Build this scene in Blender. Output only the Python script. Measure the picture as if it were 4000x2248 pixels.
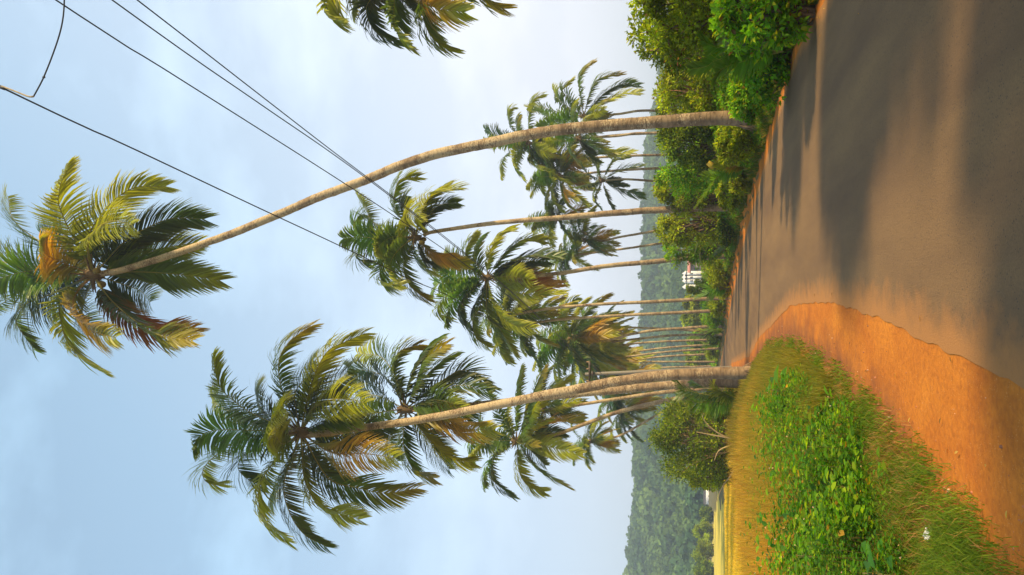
import bpy, math, numpy as np
from mathutils import Vector
R = math.radians
for o in list(bpy.data.objects): bpy.data.objects.remove(o)
SC = bpy.context.scene
COL = SC.collection
# ------------------------------------------------------------------ camera
FPX = 2900.0                                   # focal length in pixels of the 4000 px wide photograph
PITCH = math.atan(765 / FPX); EYE = 1.5
cam = bpy.data.cameras.new('camera'); co = bpy.data.objects.new('camera', cam); COL.objects.link(co)
cam.sensor_fit = 'HORIZONTAL'; cam.sensor_width = 36; cam.lens = 36 * FPX / 4000
cam.clip_start = 0.05; cam.clip_end = 9000
cp, sp = math.cos(PITCH), math.sin(PITCH)
from mathutils import Matrix
m = Matrix(((0, 1, 0), (sp, 0, -cp), (-cp, 0, -sp)))      # phone held upright, picture stored on its side
co.matrix_world = Matrix.Translation((0, 0, EYE)) @ m.to_4x4()
SC.camera = co
# ------------------------------------------------------------------ world and sun
SUN_EL, SUN_AZ = 38.0, 115.0                    # azimuth clockwise from +Y
wd = bpy.data.worlds.new('World'); SC.world = wd; wd.use_nodes = True
nt = wd.node_tree; nt.nodes.clear()
def N(nt, t, **k):
    n = nt.nodes.new(t)
    for a, b in k.items():
        if a == 'i':
            for q, v in b.items(): n.inputs[q].default_value = v
        else: setattr(n, a, b)
    return n
def L(nt, a, b): nt.links.new(a, b)
out = N(nt, 'ShaderNodeOutputWorld'); bg = N(nt, 'ShaderNodeBackground', i={'Strength': 0.1})
sky = N(nt, 'ShaderNodeTexSky', sky_type='NISHITA', sun_disc=False, sun_elevation=R(SUN_EL), sun_rotation=R(SUN_AZ),
        air_density=1.0, dust_density=1.2, ozone_density=2.0)
tc = N(nt, 'ShaderNodeTexCoord'); mp = N(nt, 'ShaderNodeMapping'); mp.inputs['Scale'].default_value = (1.6, 1.6, 3.2)
ns = N(nt, 'ShaderNodeTexNoise', i={'Scale': 2.2, 'Detail': 5, 'Roughness': .55})
rp = N(nt, 'ShaderNodeMapRange', i={'From Min': .46, 'From Max': .76, 'To Min': .0, 'To Max': .34})
mx = N(nt, 'ShaderNodeMix', data_type='RGBA'); vc = N(nt, 'ShaderNodeMix', data_type='RGBA'); vc.inputs['A'].default_value = (7.6, 7.85, 8.6, 1); vc.inputs['B'].default_value = (4.8, 7.2, 9.3, 1)   # the veil is white low down, bluer above
sx = N(nt, 'ShaderNodeSeparateXYZ')
veil = N(nt, 'ShaderNodeMapRange', i={'From Min': 0, 'From Max': .95, 'To Min': .92, 'To Max': .40})   # thin haze veil, thickest low down
ad = N(nt, 'ShaderNodeMath', operation='ADD', use_clamp=True)
L(nt, tc.outputs['Generated'], mp.inputs['Vector']); L(nt, mp.outputs[0], ns.inputs['Vector'])
L(nt, tc.outputs['Generated'], sx.inputs[0]); L(nt, sx.outputs['Z'], veil.inputs['Value'])
L(nt, ns.outputs['Fac'], rp.inputs['Value']); L(nt, rp.outputs[0], ad.inputs[0]); va = N(nt, 'ShaderNodeMath', operation='MULTIPLY_ADD', i={1: .30}); L(nt, sx.outputs['X'], va.inputs[0]); L(nt, veil.outputs[0], va.inputs[2]); L(nt, va.outputs[0], ad.inputs[1])   # whiter towards the sun
vm = N(nt, 'ShaderNodeMapRange', i={'From Min': .08, 'From Max': .75}); vx = N(nt, 'ShaderNodeMath', operation='MULTIPLY_ADD', i={1: -.55}); L(nt, sx.outputs['X'], vx.inputs[0]); L(nt, sx.outputs['Z'], vx.inputs[2]); L(nt, vx.outputs[0], vm.inputs['Value']); L(nt, vm.outputs[0], vc.inputs['Factor']); L(nt, vc.outputs['Result'], mx.inputs['B'])
L(nt, ad.outputs[0], mx.inputs['Factor']); L(nt, sky.outputs[0], mx.inputs['A']); L(nt, mx.outputs['Result'], bg.inputs['Color'])
L(nt, bg.outputs[0], out.inputs[0])
sl = bpy.data.lights.new('sun', 'SUN'); sl.energy = 5.0; sl.angle = R(2.0); sl.color = (1, .77, .42)
so = bpy.data.objects.new('sun', sl); COL.objects.link(so)
SUND = Vector((math.sin(R(SUN_AZ)) * math.cos(R(SUN_EL)), math.cos(R(SUN_AZ)) * math.cos(R(SUN_EL)), math.sin(R(SUN_EL))))
so.rotation_euler = SUND.to_track_quat('Z', 'Y').to_euler()
SC.view_settings.view_transform = 'Standard'; SC.view_settings.look = 'None'
SC.view_settings.exposure = 0.52; SC.view_settings.gamma = 1
SC.cycles.max_bounces = 6; SC.cycles.transparent_max_bounces = 8

# ------------------------------------------------------------------ helpers
rng = np.random.default_rng(7)
def W(x, y, Y):                                  # photo pixel + depth -> a real point
    u = (2000 - x) / FPX; r = (1124 - y) / FPX
    Z = u * cp + sp; yy = cp - u * sp; t = Y / yy
    return np.array((r * t, Y, Z * t + EYE))
def nrm(a): return a / np.maximum(np.linalg.norm(a, axis=-1, keepdims=True), 1e-9)
def tag(o, label=None, cat=None, group=None, kind=None):
    if label: o['label'] = label
    if cat: o['category'] = cat
    if group: o['group'] = group
    if kind: o['kind'] = kind
    return o
def mesh(name, V, F, mat, col=None, att=None, smooth=False):
    V = np.asarray(V, dtype=np.float32); F = np.asarray(F, dtype=np.int32)
    k = F.shape[1]; me = bpy.data.meshes.new(name)
    me.vertices.add(len(V)); me.vertices.foreach_set('co', V.ravel())
    me.loops.add(F.size); me.loops.foreach_set('vertex_index', F.ravel())
    me.polygons.add(len(F)); me.polygons.foreach_set('loop_start', np.arange(0, F.size, k, dtype=np.int32))
    me.update(calc_edges=True)
    if smooth: me.polygons.foreach_set('use_smooth', np.ones(len(F), dtype=bool))
    if col is not None:
        a = me.attributes.new('Col', 'FLOAT_COLOR', 'POINT')
        c = np.ones((len(V), 4), dtype=np.float32); c[:, :3] = np.clip(col, 0.002, .95); a.data.foreach_set('color', c.ravel())
    if att is not None:
        a = me.attributes.new('along', 'FLOAT', 'POINT'); a.data.foreach_set('value', np.asarray(att, dtype=np.float32))
    me.materials.append(mat); return me
def put(name, me, parent=None, loc=(0, 0, 0), rz=0, s=1):
    o = bpy.data.objects.new(name, me); COL.objects.link(o); o.location = loc; o.rotation_euler = (0, 0, rz); o.scale = (s, s, s)
    if parent: o.parent = parent
    return o
def empty(name, loc, label, cat, group=None):
    o = bpy.data.objects.new(name, None); COL.objects.link(o); o.location = loc; o.empty_display_size = .3
    return tag(o, label, cat, group)
class Geo:                                       # gathers quads
    def __init__(s): s.V = []; s.F = []; s.C = []; s.A = []; s.n = 0
    def add(s, V, F, C=None, A=None):
        V = np.asarray(V, float); s.V.append(V); s.F.append(np.asarray(F) + s.n); s.n += len(V)
        s.C.append(np.broadcast_to(np.asarray(C if C is not None else (.1, .1, .1), float), (len(V), 3)))
        s.A.append(np.zeros(len(V)) if A is None else np.asarray(A))
    def mesh(s, name, mat, off=(0, 0, 0), smooth=False):
        return mesh(name, np.vstack(s.V) - np.asarray(off), np.vstack(s.F), mat, np.vstack(s.C), np.concatenate(s.A), smooth)
def catmull(P, n):
    P = np.asarray(P, float)
    if len(P) == 2: return P[0] + (P[1] - P[0]) * np.linspace(0, 1, n)[:, None]
    Q = np.vstack([2 * P[0] - P[1], P, 2 * P[-1] - P[-2]])
    d = np.r_[0, np.cumsum(np.linalg.norm(np.diff(P, axis=0), axis=1))]
    ts = np.linspace(0, d[-1], n); o = []
    for t in ts:
        i = min(max(np.searchsorted(d, t) - 1, 0), len(P) - 2); u = (t - d[i]) / max(d[i + 1] - d[i], 1e-9)
        a, b, c, e = Q[i], Q[i + 1], Q[i + 2], Q[i + 3]
        o.append(.5 * (2 * b + (c - a) * u + (2 * a - 5 * b + 4 * c - e) * u * u + (3 * b - a - 3 * c + e) * u ** 3))
    return np.array(o)
def tube(geo, P, rad, seg=8, col=(.2, .15, .1), al0=0, cap=True):
    P = np.asarray(P, float); n = len(P); rad = np.broadcast_to(np.asarray(rad, float), (n,))
    T = nrm(np.gradient(P, axis=0)); ref = np.array((1., .3, 0)) if abs(T[0][2]) > .7 else np.array((0, 0, 1.))
    A = nrm(np.cross(T, ref)); B = np.cross(T, A)
    th = np.linspace(0, 2 * math.pi, seg, endpoint=False)
    V = P[:, None] + rad[:, None, None] * (A[:, None] * np.cos(th)[None, :, None] + B[:, None] * np.sin(th)[None, :, None])
    i = np.arange(n - 1)[:, None] * seg; j = np.arange(seg)[None]; k = (j + 1) % seg
    F = np.stack([i + j, i + k, i + seg + k, i + seg + j], -1).reshape(-1, 4)
    al = al0 + np.r_[0, np.cumsum(np.linalg.norm(np.diff(P, axis=0), axis=1))]
    V = V.reshape(-1, 3)
    if cap:
        V = np.vstack([V, P[-1] + T[-1] * rad[-1] * .3]); e = n * seg; b = (n - 1) * seg
        F = np.vstack([F, [[b + q, b + (q + 1) % seg, e, e] for q in range(0, seg)]][0:1] + [np.array([[b + q, b + (q + 1) % seg, b + (q + 2) % seg, e] for q in range(0, seg, 2)])])
        geo.add(V, F, col, np.r_[np.repeat(al, seg), al[-1]])
    else: geo.add(V, F, col, np.repeat(al, seg))
def box(geo, c, s, col, rz=0):
    x, y, z = np.array(s) / 2.; V = np.array([(a * x, b * y, d * z) for a in (-1, 1) for b in (-1, 1) for d in (-1, 1)])
    ca, sa = math.cos(rz), math.sin(rz); V = V @ np.array(((ca, sa, 0), (-sa, ca, 0), (0, 0, 1)))
    geo.add(V + np.array(c), [(0, 1, 3, 2), (4, 6, 7, 5), (0, 4, 5, 1), (2, 3, 7, 6), (0, 2, 6, 4), (1, 5, 7, 3)], col)
def leaves(geo, P, D, U, Ln, Wd, C):             # folded pointed leaves, two quads each
    P, D = np.asarray(P), nrm(np.asarray(D)); n = len(P)
    S = nrm(np.cross(D, U)); Nn = np.cross(S, D); Ln = np.broadcast_to(np.asarray(Ln, float), (n,))[:, None]; Wd = np.broadcast_to(np.asarray(Wd, float), (n,))[:, None]
    tip = P + D * Ln - Nn * Ln * .12
    l1 = P + D * Ln * .28 + S * Wd * .5 + Nn * Wd * .15; l2 = P + D * Ln * .62 + S * Wd * .42 + Nn * Wd * .12
    r1 = P + D * Ln * .28 - S * Wd * .5 + Nn * Wd * .15; r2 = P + D * Ln * .62 - S * Wd * .42 + Nn * Wd * .12
    V = np.stack([P, l1, l2, tip, r2, r1], 1).reshape(-1, 3); b = np.arange(n)[:, None] * 6
    F = np.stack([b + [0, 1, 2, 3], b + [0, 3, 4, 5]], 1).reshape(-1, 4)
    geo.add(V, F, np.repeat(np.asarray(C), 6, axis=0))
def blades(geo, P, H, Wd, lean, C, rg):
    n = len(P); a = rg.uniform(0, 6.28, n); S = np.stack([np.cos(a), np.sin(a), a * 0], 1) * (np.broadcast_to(np.asarray(Wd, float), (n,))[:, None] * .5)
    b = a + rg.uniform(.8, 2.2, n); Dr = np.stack([np.cos(b), np.sin(b), b * 0], 1); H = np.asarray(H)[:, None]
    ln = (np.asarray(lean)[:, None]) * H; up = np.array((0, 0, 1.))
    M = P + up * H * .55 + Dr * ln * .3; T = P + up * H + Dr * ln
    V = np.stack([P - S, P + S, M + S * .8, M - S * .8, T + S * .12, T - S * .12], 1).reshape(-1, 3)
    k = np.arange(n)[:, None] * 6
    F = np.stack([k + [0, 1, 2, 3], k + [3, 2, 4, 5]], 1).reshape(-1, 4)
    C = np.repeat(np.asarray(C), 6, axis=0).reshape(n, 6, 3).copy(); geo.add(V, F, C.reshape(-1, 3))
def rcol(rg, n, base, var=.3, alts=()):          # leaf colours: own variation from leaf to leaf
    base = np.array(base); C = base * (1 + rg.uniform(-var, var, (n, 1))) * (1 + rg.uniform(-.08, .08, (n, 3)))
    for p, a in alts:
        k = rg.random(n) < p; C[k] = np.array(a) * (1 + rg.uniform(-var, var, (k.sum(), 1)))
    return C
# ------------------------------------------------------------------ materials
def newmat(name):
    mt = bpy.data.materials.new(name); mt.use_nodes = True; t = mt.node_tree; t.nodes.clear()
    o = N(t, 'ShaderNodeOutputMaterial'); b = N(t, 'ShaderNodeBsdfPrincipled', i={'Roughness': .8}); L(t, b.outputs[0], o.inputs[0])
    return mt, t, b, o
def leafmat(name, trans=.35, rough=.5, spec=.35):
    mt, t, b, o = newmat(name); a = N(t, 'ShaderNodeAttribute', attribute_name='Col'); L(t, a.outputs['Color'], b.inputs['Base Color'])
    b.inputs['Roughness'].default_value = rough; b.inputs['Specular IOR Level'].default_value = spec
    tr = N(t, 'ShaderNodeBsdfTranslucent'); ms = N(t, 'ShaderNodeMixShader', i={0: trans})
    g = N(t, 'ShaderNodeMix', data_type='RGBA', blend_type='MULTIPLY', i={'Factor': 1.0}); g.inputs['B'].default_value = (2.1, 1.9, .6, 1)
    L(t, a.outputs['Color'], g.inputs['A']); L(t, g.outputs['Result'], tr.inputs['Color'])
    L(t, b.outputs[0], ms.inputs[1]); L(t, tr.outputs[0], ms.inputs[2]); L(t, ms.outputs[0], o.inputs[0]); return mt
M_FROND = leafmat('palm_leaf', .34, .42, .5); M_LEAF = leafmat('shrub_leaf', .48, .55, .18); M_GRASS = leafmat('grass_blade', .45, .7, .15)
M_FOREST = leafmat('forest_leaf', .2, .8, .1)
def colmat(name, rough=.85, nscale=20, bump=.3):
    mt, t, b, o = newmat(name); a = N(t, 'ShaderNodeAttribute', attribute_name='Col')
    tcx = N(t, 'ShaderNodeTexCoord'); n = N(t, 'ShaderNodeTexNoise', i={'Scale': nscale, 'Detail': 6}); L(t, tcx.outputs['Object'], n.inputs['Vector'])
    r = N(t, 'ShaderNodeMapRange', i={'From Min': .3, 'From Max': .7, 'To Min': .65, 'To Max': 1.25}); L(t, n.outputs['Fac'], r.inputs['Value'])
    v = N(t, 'ShaderNodeVectorMath', operation='SCALE'); L(t, a.outputs['Color'], v.inputs[0]); L(t, r.outputs[0], v.inputs['Scale'])
    L(t, v.outputs[0], b.inputs['Base Color']); b.inputs['Roughness'].default_value = rough
    bp = N(t, 'ShaderNodeBump', i={'Strength': bump, 'Distance': .02}); L(t, n.outputs['Fac'], bp.inputs['Height']); L(t, bp.outputs[0], b.inputs['Normal'])
    return mt
M_WOOD = colmat('branch_bark', .9, 25, .5); M_PAINT = colmat('painted_surface', .7, 3, .1); M_METAL = colmat('weathered_metal', .6, 30, .2)
def trunkmat():
    mt, t, b, o = newmat('palm_bark')
    al = N(t, 'ShaderNodeAttribute', attribute_name='along'); tcx = N(t, 'ShaderNodeTexCoord')
    n1 = N(t, 'ShaderNodeTexNoise', i={'Scale': 3.0, 'Detail': 5}); n2 = N(t, 'ShaderNodeTexNoise', i={'Scale': 14.0, 'Detail': 6, 'Roughness': .7}); n3 = N(t, 'ShaderNodeTexNoise', i={'Scale': .55, 'Detail': 3})
    mpp = N(t, 'ShaderNodeMapping'); mpp.inputs['Scale'].default_value = (1, 1, 2.2); L(t, tcx.outputs['Object'], mpp.inputs['Vector'])
    for q in (n1, n2, n3): L(t, mpp.outputs[0], q.inputs['Vector'])
    # leaf-scar rings
    m1 = N(t, 'ShaderNodeMath', operation='MULTIPLY_ADD', i={1: 7.5}); L(t, al.outputs['Fac'], m1.inputs[0])
    m0 = N(t, 'ShaderNodeMath', operation='MULTIPLY', i={1: 2.6}); L(t, n1.outputs['Fac'], m0.inputs[0]); L(t, m0.outputs[0], m1.inputs[2])
    fr = N(t, 'ShaderNodeMath', operation='FRACT'); L(t, m1.outputs[0], fr.inputs[0])
    rg_ = N(t, 'ShaderNodeValToRGB'); e = rg_.color_ramp.elements; e[0].position = 0; e[0].color = (.1, .1, .1, 1); e[1].position = .22; e[1].color = (1, 1, 1, 1)
    e2 = rg_.color_ramp.elements.new(.9); e2.color = (.85, .85, .85, 1); L(t, fr.outputs[0], rg_.inputs[0])
    r2 = N(t, 'ShaderNodeValToRGB'); q = r2.color_ramp.elements; q[0].position = .3; q[0].color = (.125, .078, .043, 1); q[1].position = .62; q[1].color = (.31, .21, .115, 1)
    L(t, n1.outputs['Fac'], r2.inputs[0])
    # pale lichen patches; left off low down, putting shade into the bark colour
    ps = N(t, 'ShaderNodeMath', operation='MULTIPLY_ADD', i={1: .5}); L(t, n3.outputs['Fac'], ps.inputs[0]); ah = N(t, 'ShaderNodeMapRange', i={'From Min': 2.5, 'From Max': 8, 'To Min': -.05, 'To Max': .035}); L(t, al.outputs['Fac'], ah.inputs['Value'])
    p2 = N(t, 'ShaderNodeMath', operation='MULTIPLY', i={1: .6}); L(t, n2.outputs['Fac'], p2.inputs[0]); pa = N(t, 'ShaderNodeMath', operation='ADD'); L(t, p2.outputs[0], pa.inputs[0]); L(t, ah.outputs[0], pa.inputs[1]); L(t, pa.outputs[0], ps.inputs[2])
    r3 = N(t, 'ShaderNodeMapRange', i={'From Min': .558, 'From Max': .585}); L(t, ps.outputs[0], r3.inputs['Value'])
    mxx = N(t, 'ShaderNodeMix', data_type='RGBA'); mxx.inputs['B'].default_value = (.50, .385, .225, 1); L(t, r3.outputs[0], mxx.inputs['Factor']); L(t, r2.outputs[0], mxx.inputs['A'])
    ml = N(t, 'ShaderNodeMix', data_type='RGBA', blend_type='MULTIPLY', i={'Factor': .32}); L(t, mxx.outputs['Result'], ml.inputs['A']); L(t, rg_.outputs[0], ml.inputs['B'])
    L(t, ml.outputs['Result'], b.inputs['Base Color']); b.inputs['Roughness'].default_value = .85
    hh = N(t, 'ShaderNodeMath', operation='MULTIPLY_ADD', i={1: .5}); L(t, n2.outputs['Fac'], hh.inputs[0]); L(t, rg_.outputs[0], hh.inputs[2])
    bp = N(t, 'ShaderNodeBump', i={'Strength': .5, 'Distance': .02}); L(t, hh.outputs[0], bp.inputs['Height']); L(t, bp.outputs[0], b.inputs['Normal'])
    return mt
M_TRUNK = trunkmat()
def groundmat(name, c1, c2, c3, s1, s2, bumpd, rough=.95, speck=None, stretch=(1, 1, 1)):
    mt, t, b, o = newmat(name); g = N(t, 'ShaderNodeNewGeometry'); mpg = N(t, 'ShaderNodeMapping'); mpg.inputs['Scale'].default_value = stretch
    L(t, g.outputs['Position'], mpg.inputs['Vector'])
    a = N(t, 'ShaderNodeTexNoise', i={'Scale': s1, 'Detail': 6, 'Roughness': .6}); L(t, mpg.outputs[0], a.inputs['Vector'])
    c = N(t, 'ShaderNodeTexNoise', i={'Scale': s2, 'Detail': 8, 'Roughness': .75}); L(t, g.outputs['Position'], c.inputs['Vector'])
    r = N(t, 'ShaderNodeValToRGB'); e = r.color_ramp.elements; e[0].position = .33; e[0].color = (*c1, 1); e[1].position = .68; e[1].color = (*c2, 1); L(t, a.outputs['Fac'], r.inputs[0])
    r2 = N(t, 'ShaderNodeMapRange', i={'From Min': .42, 'From Max': .75, 'To Min': 0, 'To Max': .75}); L(t, c.outputs['Fac'], r2.inputs['Value'])
    mxx = N(t, 'ShaderNodeMix', data_type='RGBA'); mxx.inputs['B'].default_value = (*c3, 1); L(t, r2.outputs[0], mxx.inputs['Factor']); L(t, r.outputs[0], mxx.inputs['A'])
    res = mxx.outputs['Result']
    if speck:
        v = N(t, 'ShaderNodeTexVoronoi', i={'Scale': speck[0]}); L(t, g.outputs['Position'], v.inputs['Vector'])
        w = N(t, 'ShaderNodeTexNoise', i={'Scale': speck[0] * .22, 'Detail': 2}); L(t, g.outputs['Position'], w.inputs['Vector'])
        lt = N(t, 'ShaderNodeMath', operation='LESS_THAN', i={1: speck[1]}); L(t, v.outputs['Distance'], lt.inputs[0])
        gt = N(t, 'ShaderNodeMath', operation='GREATER_THAN', i={1: .52}); L(t, w.outputs['Fac'], gt.inputs[0])
        mu = N(t, 'ShaderNodeMath', operation='MULTIPLY'); L(t, lt.outputs[0], mu.inputs[0]); L(t, gt.outputs[0], mu.inputs[1])
        m3 = N(t, 'ShaderNodeMix', data_type='RGBA'); m3.inputs['B'].default_value = (*speck[2], 1); L(t, mu.outputs[0], m3.inputs['Factor']); L(t, res, m3.inputs['A']); res = m3.outputs['Result']
    if name == 'laterite_dirt':                   # darker red soil towards the vegetation
        at = N(t, 'ShaderNodeAttribute', attribute_name='along'); dn = N(t, 'ShaderNodeTexNoise', i={'Scale': 2.6, 'Detail': 7, 'Roughness': .7}); L(t, g.outputs['Position'], dn.inputs['Vector'])
        d1 = N(t, 'ShaderNodeMapRange', i={'From Min': .25, 'From Max': 1.15, 'To Min': .5, 'To Max': -.25}); L(t, at.outputs['Fac'], d1.inputs['Value'])
        d2 = N(t, 'ShaderNodeMath', operation='ADD'); L(t, d1.outputs[0], d2.inputs[0]); L(t, dn.outputs['Fac'], d2.inputs[1])
        d3 = N(t, 'ShaderNodeMapRange', i={'From Min': .45, 'From Max': .85, 'To Min': 0, 'To Max': .85}); L(t, d2.outputs[0], d3.inputs['Value'])
        m4 = N(t, 'ShaderNodeMix', data_type='RGBA'); m4.inputs['B'].default_value = (.21, .075, .028, 1); L(t, d3.outputs[0], m4.inputs['Factor']); L(t, res, m4.inputs['A']); res = m4.outputs['Result']
    if name == 'dusty_asphalt':                   # laterite dust carried onto the margins of the asphalt
        at = N(t, 'ShaderNodeAttribute', attribute_name='along'); dn = N(t, 'ShaderNodeTexNoise', i={'Scale': 3.5, 'Detail': 7, 'Roughness': .7}); L(t, g.outputs['Position'], dn.inputs['Vector'])
        d1 = N(t, 'ShaderNodeMapRange', i={'From Min': 0, 'From Max': .5, 'To Min': .55, 'To Max': -.2}); L(t, at.outputs['Fac'], d1.inputs['Value'])
        d2 = N(t, 'ShaderNodeMath', operation='ADD'); L(t, d1.outputs[0], d2.inputs[0]); L(t, dn.outputs['Fac'], d2.inputs[1])
        d3 = N(t, 'ShaderNodeMapRange', i={'From Min': .5, 'From Max': .95, 'To Min': 0, 'To Max': .85}); L(t, d2.outputs[0], d3.inputs['Value'])
        m4 = N(t, 'ShaderNodeMix', data_type='RGBA'); m4.inputs['B'].default_value = (.40, .18, .055, 1); L(t, d3.outputs[0], m4.inputs['Factor']); L(t, res, m4.inputs['A']); res = m4.outputs['Result']
    L(t, res, b.inputs['Base Color']); b.inputs['Roughness'].default_value = rough; b.inputs['Specular IOR Level'].default_value = .2
    bp = N(t, 'ShaderNodeBump', i={'Strength': 1, 'Distance': bumpd}); L(t, c.outputs['Fac'], bp.inputs['Height']); L(t, bp.outputs[0], b.inputs['Normal'])
    return mt
M_ROAD = groundmat('dusty_asphalt', (.160, .094, .048), (.262, .156, .068), (.112, .070, .040), .7, 60, .011, .9, (45, .2, (.055, .045, .038)), (1.6, .25, 1))
M_DIRT = groundmat('laterite_dirt', (.46, .135, .014), (.64, .225, .022), (.27, .075, .013), 1.6, 19, .02, .95, (55, .15, (.62, .33, .12)), (1, .6, 1))
M_SOIL = groundmat('meadow_soil', (.11, .10, .03), (.20, .155, .045), (.055, .06, .02), .5, 14, .05)
# ------------------------------------------------------------------ terrain
YR = [-40, 10, 14, 17.3, 24, 34, 41, 49, 55, 62, 72, 93, 150, 300, 700]; XR = [4.2, 3.75, 4.05, 3.8, 3.0, 1.9, .6, -.5, -1.75, -3.6, -5.4, -9.5, -22, -60, -160]
YL = [-40, 4, 5.1, 6.3, 8.35, 11, 15, 24, 28.6, 41, 50, 60, 93, 150, 300, 700]; XL = [-.6, -.52, -.43, -.33, -.2, -.2, -.37, -1.6, -2.5, -3.9, -4.9, -7.2, -13.7, -26, -64, -164]
xr = lambda Y: np.interp(Y, YR, XR); xl = lambda Y: np.interp(Y, YL, XL)
def sm(a): a = np.clip(a, 0, 1); return a * a * (3 - 2 * a)
def wob(X, Y, f, s=0): return (np.sin(X * f + s) * np.cos(Y * f * 1.13 + s * 2) + .5 * np.sin(X * f * 2.3 + Y * f * 1.9 + s)) / 1.5
RIDY = [-700, -300, 0, 200, 370, 560, 800, 1000, 1200, 1400, 1560, 1663, 1750, 1930, 2060, 2200, 2400, 2900, 3600]
RIDX = [2640, 2600, 2592, 2580, 2566, 2517, 2515, 2513, 2520, 2520, 2522, 2511, 2495, 2489, 2470, 2463, 2460, 2500, 2600]
DH = 520.
_rp = np.array([W(x + 6, y, DH) for x, y in zip(RIDX, RIDY)]); _o = np.argsort(_rp[:, 0]); _rp = _rp[_o]
def hillz(X, Y):
    Xe = X * DH / np.maximum(Y, 200)
    top = np.interp(Xe, _rp[:, 0], _rp[:, 2]) - 5
    k = sm((Y - 250 - 25 * wob(X, Y * 0, .012)) / (DH - 250)); back = 1 - .8 * sm((Y - DH) / 500)
    return k * top * back + 3.5 * k * (1 - .7 * sm((Y - 450) / 70)) * wob(X, Y, .03, 1)
def gz(X, Y):
    X = np.asarray(X, float); Y = np.asarray(Y, float)
    d = X - xr(Y); e = xl(Y) - X
    z = .62 * sm((d - .35) / 1.6) + .16 * sm((e - 1.4) / 3.) + .05 * wob(X, Y, .9) * (sm((d - .8) / 2) + sm((e - 2) / 3))
    z = z - .004 * ((d > -.5) & (d < .0) * 0)
    return z + hillz(X, Y)
def axis(a): return np.unique(np.round(np.concatenate(a), 3))
gx = axis([np.arange(-12, 14, .3), np.arange(-60, 60, 2.), np.arange(-420, 420, 9.), np.arange(-3000, 3001, 300.)])
gy = axis([np.arange(-12, 60, .4), np.arange(-40, 130, 2.5), np.arange(130, 760, 9.), np.arange(760, 4001, 240.), np.array([-300., -120.])])
gx = np.append(gx, []); GX, GY = np.meshgrid(gx, gy); V = np.stack([GX.ravel(), GY.ravel(), gz(GX, GY).ravel()], 1); nx = len(gx)
i, j = np.meshgrid(np.arange(len(gy) - 1), np.arange(nx - 1), indexing='ij'); q = (i * nx + j).ravel()
tag(put('ground', mesh('ground', V, np.stack([q, q + 1, q + nx + 1, q + nx], 1), M_SOIL, smooth=True)), kind='structure')
def strip(name, ys, fa, fb, mat, dz, n=7, seed=1, ja=.03, jb=.03, **k):
    rg = np.random.default_rng(seed)
    def jit(a):
        s = rg.normal(0, 1, len(ys)); s = np.convolve(s, [.25, .5, .25], 'same') + 2.0 * np.convolve(rg.normal(0, 1, len(ys)), np.ones(9) / 9 * 1.6, 'same'); return s * a
    A = fa(ys) + jit(ja); B = fb(ys) + jit(jb)
    X = A[:, None] + (B - A)[:, None] * np.linspace(0, 1, n)[None]; Y = np.repeat(ys[:, None], n, 1)
    d = np.minimum(gz(X, Y), .012) if dz is None else gz(X, Y) + dz
    V = np.stack([X.ravel(), Y.ravel(), d.ravel()], 1); i, j = np.meshgrid(np.arange(len(ys) - 1), np.arange(n - 1), indexing='ij'); q = (i * n + j).ravel()
    return tag(put(name, mesh(name, V, np.stack([q, q + 1, q + n + 1, q + n], 1), mat, att=np.minimum(X - A[:, None], (B[:, None] - X) * (1.6 if name == 'road' else 0) + (0 if name == 'road' else 9)).ravel(), smooth=True)), kind='structure')
ys = axis([np.arange(-12, 30, .12), np.arange(30, 100, .5), np.arange(100, 240, 5.)])
DL_Y = [-40, 4, 5, 7, 10, 14, 17, 20, 26, 35, 60, 240]; DL_X = [-2.6, -2.35, -2.2, -1.75, -1.35, -1.2, -1.35, -1.75, -2.9, -4.1, -7.6, -45.5]
dl = lambda Y: np.interp(Y, DL_Y, DL_X)
shy = lambda Y: np.interp(Y, [12, 18, 28, 45, 70], [0, .18, .55, .75, .8])
strip('dirt_verge', ys, lambda Y: dl(Y), lambda Y: xr(Y) + .22 + shy(Y), M_DIRT, .008, 30, 3, .05, .06)
strip('road', ys, xl, xr, M_ROAD, .014, 24, 5, .014, .012)

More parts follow.
